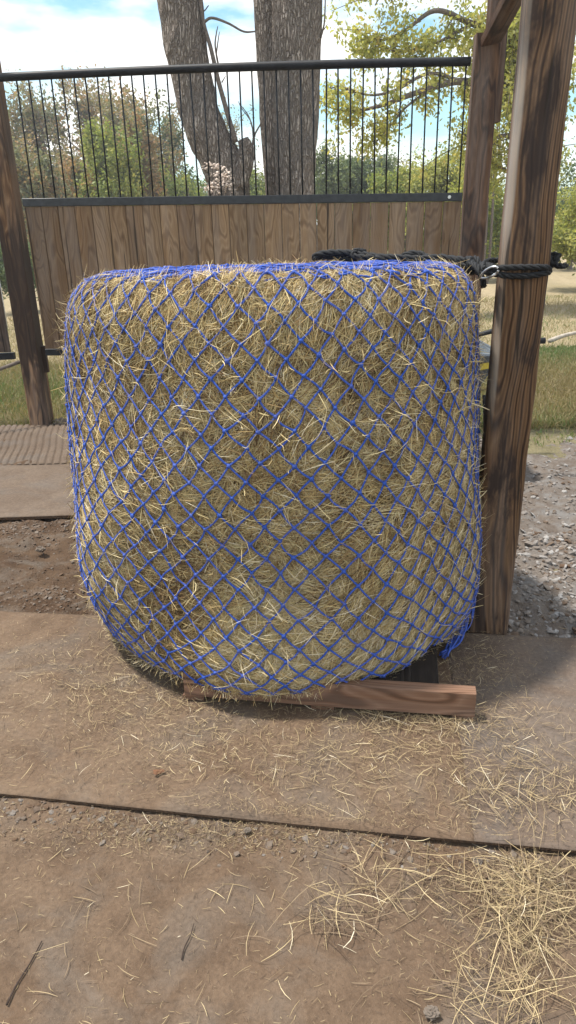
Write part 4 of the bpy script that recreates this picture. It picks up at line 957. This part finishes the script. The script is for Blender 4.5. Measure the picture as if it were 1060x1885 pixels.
# big yellow-green tree reaching in from the right
yt = empty('tree', (gy(990, 470, 13)[0], 13, 0)); mb = MB(); x = yt.location[0]
mb.tube(spline([(x, 13, -.2), (x-.05, 13, 1.5), (x, 13, 3.2), (x+.1, 13, 5.2), (x+.1, 13, 8)], 8), np.linspace(.22, .08, 33), 12)
tips = []; r = np.random.default_rng(77)
def limb(pts, r0, side=14, spread=.35, drp=.12):
    P = spline([gy(a, b, Y) for a, b, Y in pts], 8); mb.tube(P, np.linspace(r0, .008, len(P)), 7)
    for k in range(side):
        i = r.integers(3, len(P)); q = P[i]; e = q+np.array([r.normal(-.05, spread), r.normal(0, spread), r.normal(-drp*.3, spread*.75)])
        mb.tube([q, (q+e)/2+np.array([0, 0, .04]), e], [.010, .007, .003], 4); tips.extend([e, (q+e)/2, e+np.array([0, 0, -.06])])
limb([(985, 190, 13), (930, 170, 12.8), (850, 150, 12.4), (770, 170, 12.1), (700, 195, 12), (640, 205, 12), (598, 195, 12)], .075, 30, .24)
limb([(850, 150, 12.4), (790, 135, 12.2), (730, 165, 12), (680, 175, 11.8), (630, 160, 11.8), (600, 165, 11.8)], .03, 14, .2)
limb([(800, 160, 12.2), (750, 195, 12.1), (715, 235, 12), (690, 265, 12)], .022, 10, .16)
limb([(985, 120, 13), (930, 70, 12.9), (860, 40, 12.6), (800, 20, 12.4), (740, 60, 12.4), (690, 75, 12.4), (655, 52, 12.4)], .06, 26, .26)
limb([(860, 50, 12.6), (800, 80, 12.5), (740, 95, 12.4), (700, 85, 12.4)], .03, 26, .2)
limb([(985, 60, 13), (930, 0, 12.9), (850, -60, 12.6), (760, -50, 12.4), (710, -20, 12.4), (690, 10, 12.4)], .06, 24, .28)
limb([(985, 260, 13), (930, 250, 12.7), (880, 260, 12.5), (845, 240, 12.4)], .05, 26, .3)
for k in range(16):
    a_, b_ = r.uniform(860, 1100), r.uniform(-20, 330); limb([(990, b_+60, 13), ((990+a_)/2, b_+20, 12.7), (a_, b_, 12.4+r.uniform(-.5, 1.5))], .04, 16, .32)
mb.build('trunk', M_twig, yt, True)
tips = np.array(tips); nlv = 30000; pxs = tips[:, 0]; kk_ = r.integers(0, len(tips), nlv); ct = r.normal(.5, .18, len(tips)); Pl = tips[kk_]+r.normal(0, .085, (nlv, 3))
V, Fc, T = leaves(Pl, .072, np.clip(ct[kk_]+r.normal(0, .14, nlv), 0, 1), .7); mesh('crown', V, Fc, L_yellow, yt, T)
tag(yt, 'large yellow green tree reaching in from the right behind the posts', 'tree', 'trees along the far edge of the field')
# pale post glimpsed at the far left
mb = MB(); q = gy(2, 555, 12.5); mb.tube([(q[0], 12.5, -.05), (q[0], 12.5, 1.0)], .04, 8); mb.tube([(q[0], 12.5, 1.0), (q[0], 12.5, 1.03)], .047, 8)
tag(mb.build('marker_post', simple('pale_post_paint', (.5, .5, .5), .7), None, True), 'pale slim post in the field at the far left edge', 'post')
# thin air between the barn and the trees
hz = NT('air', 1.0); pv = hz.t.nodes.new('ShaderNodeVolumePrincipled'); pv.inputs['Color'].default_value = (.93, .95, 1, 1); pv.inputs['Density'].default_value = .0020; pv.inputs['Anisotropy'].default_value = .2
hz.t.nodes.remove(hz.b); hz.t.links.new(pv.outputs[0], hz.t.nodes['Material Output'].inputs['Volume'])
hx, hy0, hy1, hz0, hz1 = 420., -210., 420., -3., 13.
V = [(x, y, z) for z in (hz0, hz1) for (x, y) in ((-hx, hy0), (hx, hy0), (hx, hy1), (-hx, hy1))]
tag(mesh('haze', V, [(3, 2, 1, 0), (4, 5, 6, 7), (0, 1, 5, 4), (1, 2, 6, 5), (2, 3, 7, 6), (3, 0, 4, 7)], hz.m), kind='stuff')
scene.render.resolution_x = 576; scene.render.resolution_y = 1024
